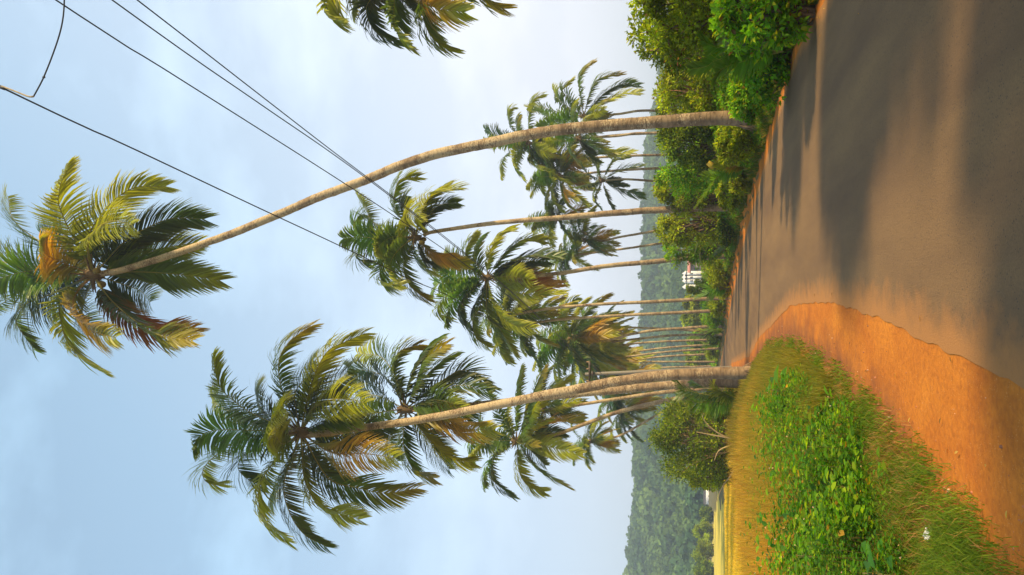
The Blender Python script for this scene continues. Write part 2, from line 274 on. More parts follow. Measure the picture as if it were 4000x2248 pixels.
# ------------------------------------------------------------------ palm parts
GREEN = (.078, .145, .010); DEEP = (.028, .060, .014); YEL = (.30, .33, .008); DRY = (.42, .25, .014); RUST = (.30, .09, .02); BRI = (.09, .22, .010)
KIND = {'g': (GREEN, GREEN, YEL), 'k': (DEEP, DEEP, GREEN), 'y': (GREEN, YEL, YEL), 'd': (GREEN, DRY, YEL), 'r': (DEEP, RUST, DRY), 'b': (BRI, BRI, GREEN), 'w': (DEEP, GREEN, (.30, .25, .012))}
def frond(P, kind='g', nl=60, seed=0, lw=.055, Lm=None, droop=.5, roll=0, stiff=False):
    rg = np.random.default_rng(seed); R_ = catmull(P, 26); n = len(R_)
    seg = np.linalg.norm(np.diff(R_, axis=0), axis=1); d = np.r_[0, np.cumsum(seg)]; Lt = d[-1]
    Lm = Lm or min(.36 * Lt, 1.4); geo = Geo()
    c0, c1, c2 = [np.array(c) for c in KIND[kind]]
    tube(geo, R_, np.interp(np.linspace(0, 1, n), [0, .15, 1], [.045, .026, .006]) * max(Lt / 4.5, .25), 5, np.array((.30, .27, .05)) if kind not in 'rd' else np.array((.36, .22, .06)), cap=False)
    ns = 3
    for side in (-1, 1):
        s = np.sort(np.clip(np.linspace(.13, .995, nl) + rg.normal(0, .004, nl), .1, 1)); x = s * Lt
        B = np.stack([np.interp(x, d, R_[:, k]) for k in range(3)], 1); T = np.stack([np.interp(x, d, nrm(np.gradient(R_, axis=0))[:, k]) for k in range(3)], 1); T = nrm(T)
        S = np.cross(T, (0, 0, 1.)); w = np.linalg.norm(S, axis=1, keepdims=True); S = nrm(S + np.array((.001, -.25, 0)) * (w < .35)); U = nrm(np.cross(S, T))
        a = roll + rg.normal(0, .06, nl); ca, sa = np.cos(a)[:, None], np.sin(a)[:, None]; S, U = S * ca + U * sa, U * ca - S * sa
        ln = Lm * np.interp(s, [.1, .22, .42, .7, .9, 1], [.35, .8, 1, .85, .6, .42]) * rg.uniform(.82, 1.08, nl)
        fw = np.interp(s, [.1, .5, 1], [.35, .7, 1.7])[:, None]
        D = nrm(T * fw + side * S * 1.0 + U * (.30 + rg.normal(0, .10, nl)[:, None])); 
        grp = np.repeat(rg.normal(0, .14, nl // 4 + 1), 4)[:nl]; dr = (droop * (1 + .55 * grp + rg.normal(0, .09, nl)))[:, None]
        pts = [B]; p = B
        for k in range(ns):
            D = nrm(D + np.array((-.10, .03, -1.)) * dr * (.45 if stiff else (.55, .95, 1.1)[k])); p = p + D * (ln / ns)[:, None]; pts.append(p)
        Wv = nrm(T - D * np.sum(T * D, 1, keepdims=True) * .85 + rg.normal(0, .12, (nl, 3))); wd = np.array([.55, 1, .8, .12]) * lw
        br = rg.random(nl) < .04
        V = []
        for k in range(ns + 1): V += [pts[k] - Wv * wd[k] * .5, pts[k] + Wv * wd[k] * .5]
        V = np.stack(V, 1).reshape(-1, 3); b = np.arange(nl)[:, None] * (2 * ns + 2)
        F = np.stack([b + [2 * k, 2 * k + 1, 2 * k + 3, 2 * k + 2] for k in range(ns)], 1).reshape(-1, 4)
        u = s[:, None]; C = np.where(u < .5, c0 + (c1 - c0) * sm(u / .5), c1 + (c2 - c1) * sm((u - .5) / .5)); C = C * (1 + .6 * grp[:, None] + rg.uniform(-.22, .22, (nl, 1)))
        C = np.repeat(C[:, None], 2 * ns + 2, 1); tipc = np.array((.27, .20, .03)); tm = np.repeat(np.array([0, 0, .06, .35]), 2)[None, :, None]; C = C * (1 - tm) + tipc * tm
        geo.add(V, F, C.reshape(-1, 3))
    return geo
def gen_rachis(L_, el, dr, bend=0):              # a free frond: leaves at elevation el, bows over by dr
    n = 8; P = [np.zeros(3)]; e = el; h = 0
    for k in range(n):
        P.append(P[-1] + L_ / n * np.array((math.cos(e) * math.cos(h), math.cos(e) * math.sin(h), math.sin(e)))); e -= dr / n * (.5 + k / n); h += bend / n
        e = max(e, -1.45)
    return P
GENF = []
_k = [('g', 78, 75, .1), ('b', 62, 80, -.2), ('g', 48, 85, .25), ('w', 38, 90, .1), ('g', 26, 85, -.3), ('k', 15, 80, .2), ('y', 5, 75, .1), ('k', -8, 65, -.2), ('w', -22, 50, .2), ('y', -38, 40, 0), ('d', -55, 25, .15), ('g', 32, 100, .5), ('y', 45, 95, -.4), ('w', -48, 30, -.1)]
for a, (kd, el, dr, bd) in enumerate(_k):
    GENF.append((el, kd, frond(gen_rachis(4.2, R(el), R(dr), bd), kd, 46, 100 + a, .115, 1.25, .42, bd).mesh('frond', M_FROND)))
nutg = Geo()
def lump(geo, c, r, col, seed=0, nz=7, nr=10, am=.12):
    rg = np.random.default_rng(seed); th = np.linspace(0, math.pi, nz); ph = np.linspace(0, 2 * math.pi, nr, endpoint=False)
    T_, P_ = np.meshgrid(th, ph, indexing='ij'); D = np.stack([np.sin(T_) * np.cos(P_), np.sin(T_) * np.sin(P_), np.cos(T_)], -1)
    q_ = 1 + am * np.sin(3 * D[..., 0] * 2 + seed) * np.cos(4 * D[..., 1] + seed) + am * .5 * rg.normal(0, 1, D.shape[:2]) * (np.sin(T_) > .1)
    V = (np.array(c) + D * q_[..., None] * np.array(r)).reshape(-1, 3); i, j = np.meshgrid(np.arange(nz - 1), np.arange(nr), indexing='ij')
    F = np.stack([i * nr + j, i * nr + (j + 1) % nr, (i + 1) * nr + (j + 1) % nr, (i + 1) * nr + j], -1).reshape(-1, 4); geo.add(V, F, col)
lump(nutg, (0, 0, 0), (.12, .12, .15), (.20, .15, .03), 3, 8, 12, .02); NUT = nutg.mesh('coconut', M_WOOD, smooth=True)
PALMS = []
def palm(label, Y, trunk, w0, w1, hub=None, spec=(), gen=0, glen=1.0, seed=1, nuts=0, nl=60, lw=.055, group=None, dY=0, dr=.37, tw=24, gmin=-60, gmax=90):
    """trunk: photo pixels from crown down to the base; spec: hand-placed fronds (kind, pixels, depth offset of tip)"""
    rg = np.random.default_rng(seed); hub = hub or trunk[0]
    TP = [W(x, y, Y) for x, y in trunk]; bx = TP[-1]; g0 = float(gz(bx[0], Y)) - .1
    if bx[2] > g0 + .05: TP.append(np.array((bx[0] + (bx[0] - TP[-2][0]) * min(.6, (bx[2] - g0) / max(abs(TP[-2][2] - bx[2]), .3)), Y, g0)))
    TP = np.array(TP[::-1]); H = W(*hub, Y)
    root = empty('coconut_palm', TP[0], label, 'palm tree', group); off = TP[0]
    ln = np.sum(np.linalg.norm(np.diff(TP, axis=0), axis=1)); n = int(min(max(ln / (.09 if Y < 40 else .3), 20), 260)); P = catmull(TP, n)
    s = np.linspace(0, 1, n); rad = np.interp(s, [0, .03, .10, 1], [w0 * .62, w0 * .52, w0 * .46, w1 * .5]) * (1 + .012 * rg.normal(0, 1, n))
    P = P + np.cumsum(rg.normal(0, .004, (n, 3)), axis=0) * np.sin(s * math.pi)[:, None]
    g = Geo(); tube(g, P, rad, tw if Y < 40 else 10); put('trunk', g.mesh('trunk', M_TRUNK, off, True), root)
    if Y < 40:
        for k in range(26):
            a = rg.uniform(0, 6.28); d_ = np.array((math.cos(a), math.sin(a), 0)); q0 = TP[0] + (0, 0, .12 + rg.uniform(.05, .4)); rr_ = w0 * .5
            tube(g, [q0 + d_ * rr_ * .9, q0 + d_ * rr_ * 1.25 + (0, 0, -.12), q0 * (1, 1, 0) + (0, 0, TP[0][2]) + d_ * rr_ * rg.uniform(1.5, 2.2)], [.012, .016, .01], 5)
        bpy.data.objects.remove(root.children[0]); put('trunk', g.mesh('trunk', M_TRUNK, off, True), root)
    g = Geo(); lump(g, H, (w1 * 1.0, w1 * 1.0, w1 * 1.9), (.14, .09, .04), seed, 9, 12, .2)
    for k in range(10):                            # old leaf bases and fibre round the growing tip
        a = k * 2.4; D = np.array((math.cos(a), math.sin(a), rg.uniform(-.3, 1.2))); D /= np.linalg.norm(D)
        tube(g, [H, H + D * w1 * 1.5, H + D * w1 * (2.6 + rg.random()) + (0, 0, -.08)], [.07, .05, .015], 5, (.15, .095, .04))
    put('crown_heart', g.mesh('crown_heart', M_WOOD, off, False), root)
    for k, (kd, pts, dy) in enumerate(spec):
        m_ = len(pts); P3 = [H] + [W(x, y, Y + dy * ((i + 1) / m_) ** 1.3) for i, (x, y) in enumerate(pts)]
        fr_ = frond(P3, kd, nl, seed * 100 + k, lw, None, dr, rg.uniform(-.25, .25))
        put('dry_frond' if kd in 'rd' else 'frond', fr_.mesh('frond', M_FROND, off), root)
    for k in range(gen + (5 if gen > 12 else 0)):
        while True:
            el, kd, me = GENF[(k * 5 + seed * 3 + rg.integers(0, 4)) % len(GENF)]
            if gmin <= el <= gmax: break
        put('dry_frond' if kd in 'rd' else 'frond', me, root, H - off + (0, 0, .05), k * 2.39996 + seed + rg.normal(0, .2), glen * 1.16 * rg.uniform(.85, 1.1))
    for k in range(nuts):
        a = k * 2.1 + seed; put('coconut', NUT, root, H - off + np.array((math.cos(a) * .33, math.sin(a) * .33, -.30 - .13 * (k % 3))), a, rg.uniform(.85, 1.1))
    PALMS.append(root); return root
def cr(s, ox, oy, spec): return [(k, [(ox + x * s, oy + y * s) for x, y in p], dy) for k, p, dy in spec]
# tall palm leaning over the road
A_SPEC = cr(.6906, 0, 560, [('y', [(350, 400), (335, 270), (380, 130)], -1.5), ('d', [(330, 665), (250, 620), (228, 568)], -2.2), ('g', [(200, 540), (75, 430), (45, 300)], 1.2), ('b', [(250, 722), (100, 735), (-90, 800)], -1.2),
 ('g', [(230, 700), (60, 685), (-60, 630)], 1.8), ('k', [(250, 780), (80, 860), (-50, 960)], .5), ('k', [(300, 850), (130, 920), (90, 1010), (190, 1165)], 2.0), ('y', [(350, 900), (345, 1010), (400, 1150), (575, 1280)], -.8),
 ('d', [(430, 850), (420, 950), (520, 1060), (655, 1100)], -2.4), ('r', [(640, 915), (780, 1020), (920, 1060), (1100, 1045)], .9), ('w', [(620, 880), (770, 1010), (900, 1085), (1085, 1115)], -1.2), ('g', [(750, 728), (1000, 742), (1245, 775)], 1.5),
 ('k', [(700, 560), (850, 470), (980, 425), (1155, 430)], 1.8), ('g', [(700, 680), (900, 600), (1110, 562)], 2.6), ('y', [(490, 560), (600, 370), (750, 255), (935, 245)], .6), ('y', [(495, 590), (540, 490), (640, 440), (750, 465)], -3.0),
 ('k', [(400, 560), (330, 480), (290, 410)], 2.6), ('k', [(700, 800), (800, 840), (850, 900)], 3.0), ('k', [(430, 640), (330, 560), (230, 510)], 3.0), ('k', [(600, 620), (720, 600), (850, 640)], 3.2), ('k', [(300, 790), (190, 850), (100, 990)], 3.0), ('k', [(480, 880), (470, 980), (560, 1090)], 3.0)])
palm("tallest coconut palm, its long bare trunk curving out over the road against the sky", 21,
     [(372, 1072), (450, 1062), (560, 1030), (700, 985), (880, 922), (1080, 845), (1300, 757), (1440, 705), (1560, 655), (1720, 605), (1900, 565), (2100, 525), (2300, 500), (2600, 476), (2800, 463), (2900, 466)], .38, .21, (365, 1075), A_SPEC, 0, seed=3, nuts=6, nl=112, lw=.062)
# big palm left of the road
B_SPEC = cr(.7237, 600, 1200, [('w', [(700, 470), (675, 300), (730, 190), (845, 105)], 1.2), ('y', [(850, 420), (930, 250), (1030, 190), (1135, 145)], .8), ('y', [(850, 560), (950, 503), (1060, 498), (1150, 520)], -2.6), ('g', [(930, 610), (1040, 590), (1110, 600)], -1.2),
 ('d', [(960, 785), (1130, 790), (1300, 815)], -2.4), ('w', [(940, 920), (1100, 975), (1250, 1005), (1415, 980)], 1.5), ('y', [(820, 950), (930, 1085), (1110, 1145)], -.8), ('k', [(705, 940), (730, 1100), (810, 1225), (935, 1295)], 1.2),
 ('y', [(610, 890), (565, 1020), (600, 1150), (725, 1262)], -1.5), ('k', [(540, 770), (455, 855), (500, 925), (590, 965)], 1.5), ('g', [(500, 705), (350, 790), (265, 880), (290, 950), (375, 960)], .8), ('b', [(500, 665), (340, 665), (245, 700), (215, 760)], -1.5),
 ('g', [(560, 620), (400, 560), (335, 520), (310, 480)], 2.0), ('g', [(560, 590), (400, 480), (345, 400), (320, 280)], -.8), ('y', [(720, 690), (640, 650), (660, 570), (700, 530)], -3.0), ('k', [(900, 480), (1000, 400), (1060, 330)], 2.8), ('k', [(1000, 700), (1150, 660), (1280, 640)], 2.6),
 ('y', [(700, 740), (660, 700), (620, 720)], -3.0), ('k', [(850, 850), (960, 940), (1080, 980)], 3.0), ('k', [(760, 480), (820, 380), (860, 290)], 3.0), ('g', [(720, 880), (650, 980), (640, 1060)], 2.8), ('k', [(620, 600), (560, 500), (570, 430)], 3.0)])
palm("big coconut palm with thick pale trunk rising from dry grass left of the road", 25,
     [(1205, 1700), (1300, 1690), (1410, 1672), (1600, 1645), (1800, 1612), (2000, 1572), (2200, 1530), (2400, 1492), (2600, 1468), (2780, 1460), (2925, 1457)], .40, .24, (1175, 1690), B_SPEC, 0, seed=5, nuts=0, nl=112, lw=.064)
M1553 = 1.5528
F_SPEC = cr(M1553, 0, 0, [('k', [(970, 950), (880, 925)], 1), ('w', [(990, 930), (1005, 885), (1055, 868)], 1.2), ('w', [(1050, 960), (1070, 905), (1122, 868)], -1), ('k', [(1110, 960), (1170, 932), (1238, 975)], 1), ('k', [(1090, 1000), (1150, 970), (1230, 985)], -1.4),
 ('d', [(1110, 1050), (1180, 1078), (1242, 1080)], -2), ('y', [(1075, 1100), (1130, 1152), (1188, 1163)], 1), ('w', [(1015, 1120), (1040, 1180), (1088, 1202)], -1), ('k', [(985, 1085), (980, 1130), (1000, 1160)], 2), ('k', [(960, 1000), (920, 990), (890, 970)], 2), ('g', [(1070, 1010), (1120, 1010), (1170, 1030)], -2.4), ('k', [(1100, 1030), (1160, 1040), (1200, 1020)], 2.5), ('k', [(1060, 1080), (1100, 1140), (1130, 1180)], 2.5), ('g', [(1000, 960), (960, 900), (900, 890)], 2.8)])
palm("coconut palm close behind the big pale-trunked one, its dark crown just below that crown", 31,
     [(1590, 1598), (1740, 1591), (1900, 1574), (2100, 1552), (2300, 1532), (2400, 1523), (2640, 1503), (2880, 1496)], .40, .22, (1584, 1600), F_SPEC, 4, .85, 6, nl=84, lw=.075)
C_SPEC = cr(.5525, 1300, 600, [('g', [(440, 380), (450, 230), (490, 178), (597, 168)], .8), ('y', [(650, 350), (760, 262), (905, 242)], -.8), ('k', [(700, 410), (780, 360), (880, 350)], 1.3), ('y', [(500, 520), (500, 440), (560, 430), (625, 490)], -2.6), ('g', [(400, 560), (270, 470), (240, 400), (185, 300)], 1.0),
 ('b', [(300, 575), (160, 545), (175, 450), (225, 428)], 1.6), ('b', [(350, 605), (200, 590), (75, 602)], -1.2), ('k', [(330, 620), (200, 680), (165, 740), (262, 780)], .8), ('g', [(390, 720), (330, 850), (375, 920), (485, 932)], -1), ('w', [(500, 780), (540, 930), (665, 1035)], .8), ('k', [(640, 745), (690, 785), (745, 790)], 1.2),
 ('d', [(700, 705), (830, 750), (955, 780)], .8), ('g', [(430, 590), (340, 640), (300, 700)], -2.2), ('k', [(450, 650), (380, 700), (330, 760)], 2.2), ('k', [(520, 470), (490, 380), (520, 300)], 2.2)])
palm("slim coconut palm right of the road, crown hung with coconuts just below the wires", 34,
     [(1655, 920), (1690, 908), (1830, 890), (1980, 874), (2150, 862), (2300, 848), (2450, 833), (2600, 822), (2750, 813), (2890, 810)], .36, .17, (1622, 930), C_SPEC, 3, .75, 8, nuts=9, nl=84, lw=.075)
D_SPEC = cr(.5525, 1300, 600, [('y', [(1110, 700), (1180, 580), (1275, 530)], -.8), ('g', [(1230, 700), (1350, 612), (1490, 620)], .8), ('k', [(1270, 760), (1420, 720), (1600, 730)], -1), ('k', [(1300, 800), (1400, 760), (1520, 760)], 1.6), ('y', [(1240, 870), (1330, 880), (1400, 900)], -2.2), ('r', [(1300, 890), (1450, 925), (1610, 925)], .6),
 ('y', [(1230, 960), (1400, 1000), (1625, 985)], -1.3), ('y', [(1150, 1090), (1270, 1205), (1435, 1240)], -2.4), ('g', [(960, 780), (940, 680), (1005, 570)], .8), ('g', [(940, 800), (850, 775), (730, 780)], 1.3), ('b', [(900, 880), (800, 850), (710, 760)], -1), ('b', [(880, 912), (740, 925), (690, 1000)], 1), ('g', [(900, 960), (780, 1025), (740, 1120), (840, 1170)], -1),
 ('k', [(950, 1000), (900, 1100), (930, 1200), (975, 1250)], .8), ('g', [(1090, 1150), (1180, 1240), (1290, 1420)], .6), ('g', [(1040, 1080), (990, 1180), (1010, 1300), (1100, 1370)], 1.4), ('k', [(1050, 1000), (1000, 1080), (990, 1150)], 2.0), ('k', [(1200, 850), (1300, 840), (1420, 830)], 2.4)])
palm("coconut palm with wide green crown and rust-red dry frond, touching the crown hung with coconuts", 43,
     [(1925, 1092), (2170, 1070), (2300, 1050), (2420, 1034), (2560, 1022), (2690, 1008), (2840, 1000)], .34, .2, (1902, 1086), D_SPEC, 4, .8, 9, nl=62, lw=.11)
G_SPEC = cr(M1553, 0, 0, [('b', [(1240, 1085), (1190, 1100), (1185, 1165)], .8), ('g', [(1250, 1030), (1230, 985)], 1), ('g', [(1300, 1000), (1310, 930)], .8), ('w', [(1340, 1000), (1368, 932)], -.8), ('y', [(1350, 1030), (1390, 980), (1432, 950)], 1), ('d', [(1380, 1062), (1462, 1058)], .8), ('y', [(1380, 1125), (1460, 1142)], -1.8), ('w', [(1345, 1170), (1430, 1225)], -.6),
 ('y', [(1305, 1185), (1330, 1225), (1368, 1237)], .7), ('k', [(1245, 1145), (1240, 1205), (1290, 1250)], .6), ('g', [(1225, 1110), (1185, 1145)], -1), ('k', [(1350, 1090), (1420, 1090)], 2), ('g', [(1330, 1060), (1350, 1020)], -2.2), ('k', [(1330, 1130), (1370, 1170)], 2)])
palm("green-crowned coconut palm on a slanting trunk, beside the lower half of the big pale trunk", 45,
     [(2040, 1722), (2172, 1698), (2289, 1656), (2427, 1608), (2600, 1567), (2730, 1547)], .32, .2, (2019, 1724), G_SPEC, 5, .75, 11, nuts=7, nl=58, lw=.11)
palm("small distant coconut palm on a thin slanting stem above the dark round shrub", 72,
     [(2310, 1725), (2420, 1703), (2592, 1608), (2680, 1575)], .26, .18, None, (), 15, .62, 13, gmin=-60)
palm("coconut palm with dark lichened stem between the big pale trunk and the slanting trunk", 52,
     [(2130, 1603), (2260, 1582), (2427, 1556), (2600, 1532), (2760, 1520)], .32, .2, None, (), 15, .68, 14)
palm("far coconut palm low behind the slanting trunk, its crown touching the hill line", 88,
     [(2440, 1600), (2560, 1570), (2720, 1545)], .3, .2, None, (), 18, .95, 16)
palm("far coconut palm half hidden behind the foot of the big pale trunk", 96,
     [(2400, 1545), (2560, 1535), (2760, 1520)], .3, .2, None, (), 16, .9, 17)
# right-hand group behind the tall leaning trunk
CR8 = (.4834, 1850, 150)
R1 = cr(*CR8, [('w', [(860, 450), (850, 330), (900, 240), (965, 190)], .6), ('w', [(940, 450), (1010, 330), (1195, 288)], .6), ('k', [(1050, 450), (1200, 370), (1330, 380)], 1), ('y', [(1060, 520), (1200, 450), (1342, 440)], -.8), ('g', [(770, 480), (710, 430), (790, 335)], .8), ('g', [(700, 510), (640, 410)], 1.2), ('g', [(700, 600), (560, 560), (440, 560)], 1), ('b', [(680, 630), (500, 570)], -.8), ('k', [(1030, 650), (1190, 690)], .8), ('b', [(700, 680), (520, 720)], -1.5), ('y', [(960, 600), (1060, 580)], -2)])
palm("coconut palm on a thin wavy stem just right of the tallest palm's lower trunk", 62,
     [(2285, 455), (2347, 451), (2420, 445), (2500, 433), (2600, 434), (2760, 432)], .26, .17, (2280, 455), R1, 5, .6, 21, nl=50, lw=.12)
R2 = cr(*CR8, [('g', [(320, 740), (280, 600), (322, 560)], .8), ('k', [(280, 800), (180, 780), (95, 738)], 1), ('g', [(250, 850), (105, 835)], -1), ('g', [(300, 920), (230, 1000), (220, 1115)], .8), ('g', [(330, 1000), (400, 1135)], -1), ('y', [(470, 1000), (600, 1080), (722, 1150)], -1.4), ('y', [(540, 900), (650, 930)], -2), ('g', [(450, 600), (480, 500), (560, 455)], 1), ('k', [(560, 850), (660, 960)], 1)])
palm("coconut palm whose crown stands directly behind the curve of the tallest palm's trunk", 64,
     [(2070, 562), (2200, 552), (2400, 530), (2560, 521), (2760, 518)], .26, .17, (2067, 560), R2, 7, .68, 22, nl=50, lw=.12)
R3 = cr(*CR8, [('y', [(970, 860), (1110, 925), (1278, 925)], -1), ('w', [(840, 790), (770, 880), (840, 1010)], .6), ('k', [(900, 880), (985, 940)], .8)])
palm("coconut palm with a stem hugging the tallest palm's trunk, yellow frond hanging low", 56,
     [(2262, 540), (2400, 532), (2480, 522), (2560, 520), (2760, 512)], .26, .17, None, R3, 9, .6, 23, nl=50, lw=.12)
palm("dark-crowned coconut palm, second thin stem left of the tallest palm's lower trunk", 66,
     [(2165, 628), (2260, 622), (2400, 612), (2600, 605), (2780, 603)], .26, .18, None, cr(*CR8, [('d', [(520, 1010), (600, 1080), (720, 1150)], -1.2), ('k', [(760, 900), (840, 800)], 1)]), 15, .75, 24, nl=48, lw=.12)
R5 = cr(*CR8, [('y', [(740, 1150), (820, 1260), (925, 1355)], -1), ('y', [(640, 1180), (640, 1300), (720, 1360)], .6), ('d', [(820, 1130), (930, 1180)], -1.4), ('d', [(740, 1250), (830, 1320)], -1.8)])
palm("yellowing coconut palm with orange dry tufts, between the dark-crowned and the small starburst palms", 64,
     [(2190, 690), (2290, 678), (2400, 667), (2600, 657), (2780, 650)], .26, .18, None, R5, 13, .68, 25, nl=48, lw=.12)
R6 = cr(*CR8, [('k', [(990, 1030), (960, 960), (1050, 915)], .5), ('k', [(1120, 1000), (1240, 960)], .5), ('k', [(1170, 1070), (1355, 1030)], -.5), ('k', [(1140, 1165), (1245, 1190)], .5), ('k', [(1170, 1220), (1365, 1278)], -.5), ('k', [(1080, 1280), (1140, 1400)], .5), ('k', [(980, 1290), (1025, 1375)], 0), ('k', [(920, 1090), (860, 1010)], .5), ('k', [(920, 1180), (830, 1200)], 0)])
palm("small dark coconut palm with a spiky starburst crown low against the hill", 60,
     [(2353, 706), (2450, 702), (2600, 712), (2780, 716)], .24, .16, (2353, 706), R6, 4, .45, 26, nl=44, lw=.10, dr=.35)
palm("thin coconut palm half hidden directly behind the stem of the palm hung with coconuts", 66,
     [(2180, 858), (2300, 842), (2440, 824), (2560, 815), (2780, 812)], .24, .17, None, (), 13, .66, 27)
palm("coconut palm with left-leaning orange-lit stem, the one nearer the palm hung with coconuts", 68,
     [(2270, 902), (2330, 945), (2400, 930), (2500, 912), (2590, 899), (2780, 870)][:1] + [(2340, 940), (2430, 925), (2590, 899), (2780, 870)], .25, .18, (2285, 940), (), 15, .68, 28)
palm("coconut palm with left-leaning orange-lit stem, the one nearer the wide green-crowned palm", 71,
     [(2225, 1003), (2320, 988), (2450, 971), (2595, 950), (2780, 925)], .25, .18, None, (), 14, .62, 29)
# row down the right side of the road
palm("straight grey-stemmed coconut palm, first stem left of the white church", 54,
     [(1985, 1232), (2140, 1207), (2300, 1192), (2450, 1184), (2650, 1174), (2845, 1163)], .29, .19, None, (), 17, .80, 31)
palm("coconut palm with straight pale stem, second stem left of the white church", 59,
     [(2085, 1262), (2180, 1250), (2300, 1241), (2450, 1231), (2650, 1222), (2835, 1213)], .29, .19, None, (), 17, .82, 32)
palm("coconut palm with bushy yellow crown on a brown stem, third stem left of the church", 66,
     [(2235, 1310), (2360, 1330), (2460, 1308), (2560, 1292), (2680, 1283), (2820, 1274)], .3, .2, (2235, 1325), (), 20, 1.0, 33)
palm("dark thin-stemmed coconut palm crossing behind the brown stem of the bushy yellow crown", 75,
     [(2340, 1284), (2440, 1280), (2540, 1283), (2640, 1288), (2815, 1300)], .25, .18, None, (), 15, .75, 34)
palm("coconut palm on a dark wavy stem close left of the bushy yellow-crowned palm's stem", 70,
     [(2300, 1346), (2440, 1330), (2540, 1318), (2640, 1310), (2815, 1308)], .26, .18, None, (), 17, .9, 35)
palm("far coconut palm on a thin straight stem, next left of the dark wavy one", 78,
     [(2320, 1368), (2453, 1346), (2560, 1338), (2700, 1331), (2815, 1328)], .26, .18, None, (), 17, .9, 36)
palm("far coconut palm with pale stem leaning right, midway in the far end of the row", 86,
     [(2350, 1420), (2430, 1385), (2540, 1366), (2680, 1353), (2815, 1348)], .27, .18, None, (), 18, 1.0, 37)
palm("far coconut palm with bright stem, third from the utility pole", 92,
     [(2380, 1412), (2470, 1408), (2600, 1393), (2796, 1384)], .28, .2, None, (), 18, 1.0, 38)
palm("far coconut palm with whitish straight stem, second from the utility pole", 98,
     [(2395, 1440), (2480, 1416), (2600, 1414), (2790, 1414)], .28, .2, None, (), 18, 1.0, 39)
palm("farthest coconut palm, pale stem nearest the utility pole", 110,
     [(2440, 1452), (2579, 1438), (2700, 1434), (2785, 1431)], .3, .2, None, (), 16, 1.1, 40)
palm("far coconut palm, its yellow crown filling the gap right of the utility pole's top", 82,
     [(2270, 1395), (2400, 1398), (2600, 1375), (2800, 1362)], .26, .18, None, (), 17, .9, 41)
# palm mostly beyond the right edge of the view
T_SPEC = cr(.6906, 1000, 0, [('y', [(440, -80), (400, 10), (420, 90), (490, 130)], -1), ('g', [(600, -60), (560, 20), (550, 85)], .8), ('k', [(700, -60), (625, 40), (660, 160), (790, 245)], .6), ('g', [(780, -40), (780, 100), (800, 180), (865, 262)], -1), ('d', [(900, -40), (1000, 40), (1180, 70)], -1), ('g', [(940, -40), (945, 100), (1000, 220), (1100, 285)], .7), ('w', [(1150, -90), (1290, 5), (1400, 48)], .8), ('k', [(560, -60), (680, -10), (760, 50)], 2), ('k', [(820, -50), (860, 40), (930, 90)], 2), ('k', [(640, -160), (450, -220), (300, -150)], 1), ('g', [(750, -300), (740, -450), (800, -560)], 1), ('k', [(900, -250), (1100, -330), (1250, -280)], 1)])
palm("coconut palm cut off by the view's edge, only one side of its crown showing", 24,
     [(1520, -110), (1800, -150), (2100, -170), (2500, -190), (2900, -200)], .38, .22, None, T_SPEC, 0, .8, 44, nl=80, lw=.085)
# ------------------------------------------------------------------ utility pole and wires
YP = 50.
def line_px(P, Y, rad, geo, col, seg=6): tube(geo, catmull([W(x, y, Y) for x, y in P], max(2, len(P) * 3)), rad, seg, col)
CONC = (.19, .165, .13); IRON = (.10, .07, .05)
pb = W(2810, 1438, YP); pb[2] = float(gz(pb[0], YP)) - .1; pt = W(2286, 1463, YP)
pole = empty('utility_pole', pb, 'concrete utility pole with crossarm, behind the big pale palm trunk at the far bend', 'utility pole')
g = Geo(); tube(g, [pb, pb + (pt - pb) * .5, pt], [.17, .145, .115], 8, CONC); put('post', g.mesh('post', M_METAL, pb), pole)
def arm(name, a, b, s_, dy=-.17):
    g = Geo(); A, B = W(*a, YP + dy), W(*b, YP + dy); c = (A + B) / 2; box(g, c, (abs(B[0] - A[0]), .09, s_), IRON); put(name, g.mesh(name, M_METAL, pb), pole)
arm('crossarm', (2303, 1411), (2303, 1493), .13); arm('bracket', (2314, 1450), (2314, 1478), .09)
g = Geo(); tube(g, [W(2304, 1418, YP - .17), W(2330, 1440, YP - .17), W(2345, 1456, YP - .17)], .02, 5, IRON); put('brace', g.mesh('brace', M_METAL, pb), pole)
for x, y in ((2296, 1415), (2296, 1442), (2296, 1489)):
    g = Geo(); c = W(x, y, YP - .17); tube(g, [c - (0, 0, .12), c - (0, 0, .02), c, c + (0, 0, .05), c + (0, 0, .10)], [.02, .06, .045, .065, .03], 8, (.32, .2, .12)); put('insulator', g.mesh('insulator', M_PAINT, pb), pole)
g = Geo(); tube(g, [W(2312, 1479, YP - .2), W(2345, 1476, YP - .2), W(2375, 1476, YP - .2)], .015, 5, IRON)
box(g, W(2372, 1468, YP - .2), (.3, .04, .04), IRON); put('stay_rod', g.mesh('stay_rod', M_METAL, pb), pole)
WCOL = (.03, .028, .035)
WIRES = [('black overhead wire crossing the tallest palm lowest down, third of the upper bundle', [(217, 0), (620, 257), (1000, 497), (1300, 688), (1554, 854), (1797, 1020), (2050, 1213), (2290, 1442)], 7.6),
         ('black overhead wire, middle one of the three running close together over the tallest trunk', [(437, 0), (1000, 396), (1300, 602), (1537, 777), (1800, 982), (2050, 1190), (2290, 1419)], 8.5),
         ('black overhead wire, nearest the horizon of the three running close together', [(535, 0), (1000, 360), (1300, 592), (1537, 771), (1800, 976), (2050, 1186), (2290, 1415)], 9.0),
         ('black overhead wire lying apart from the other three, from which a loose cable hangs', [(0, 340), (500, 572), (1000, 808), (1300, 948), (1582, 1083), (1900, 1240), (2290, 1489)], 6.9)]
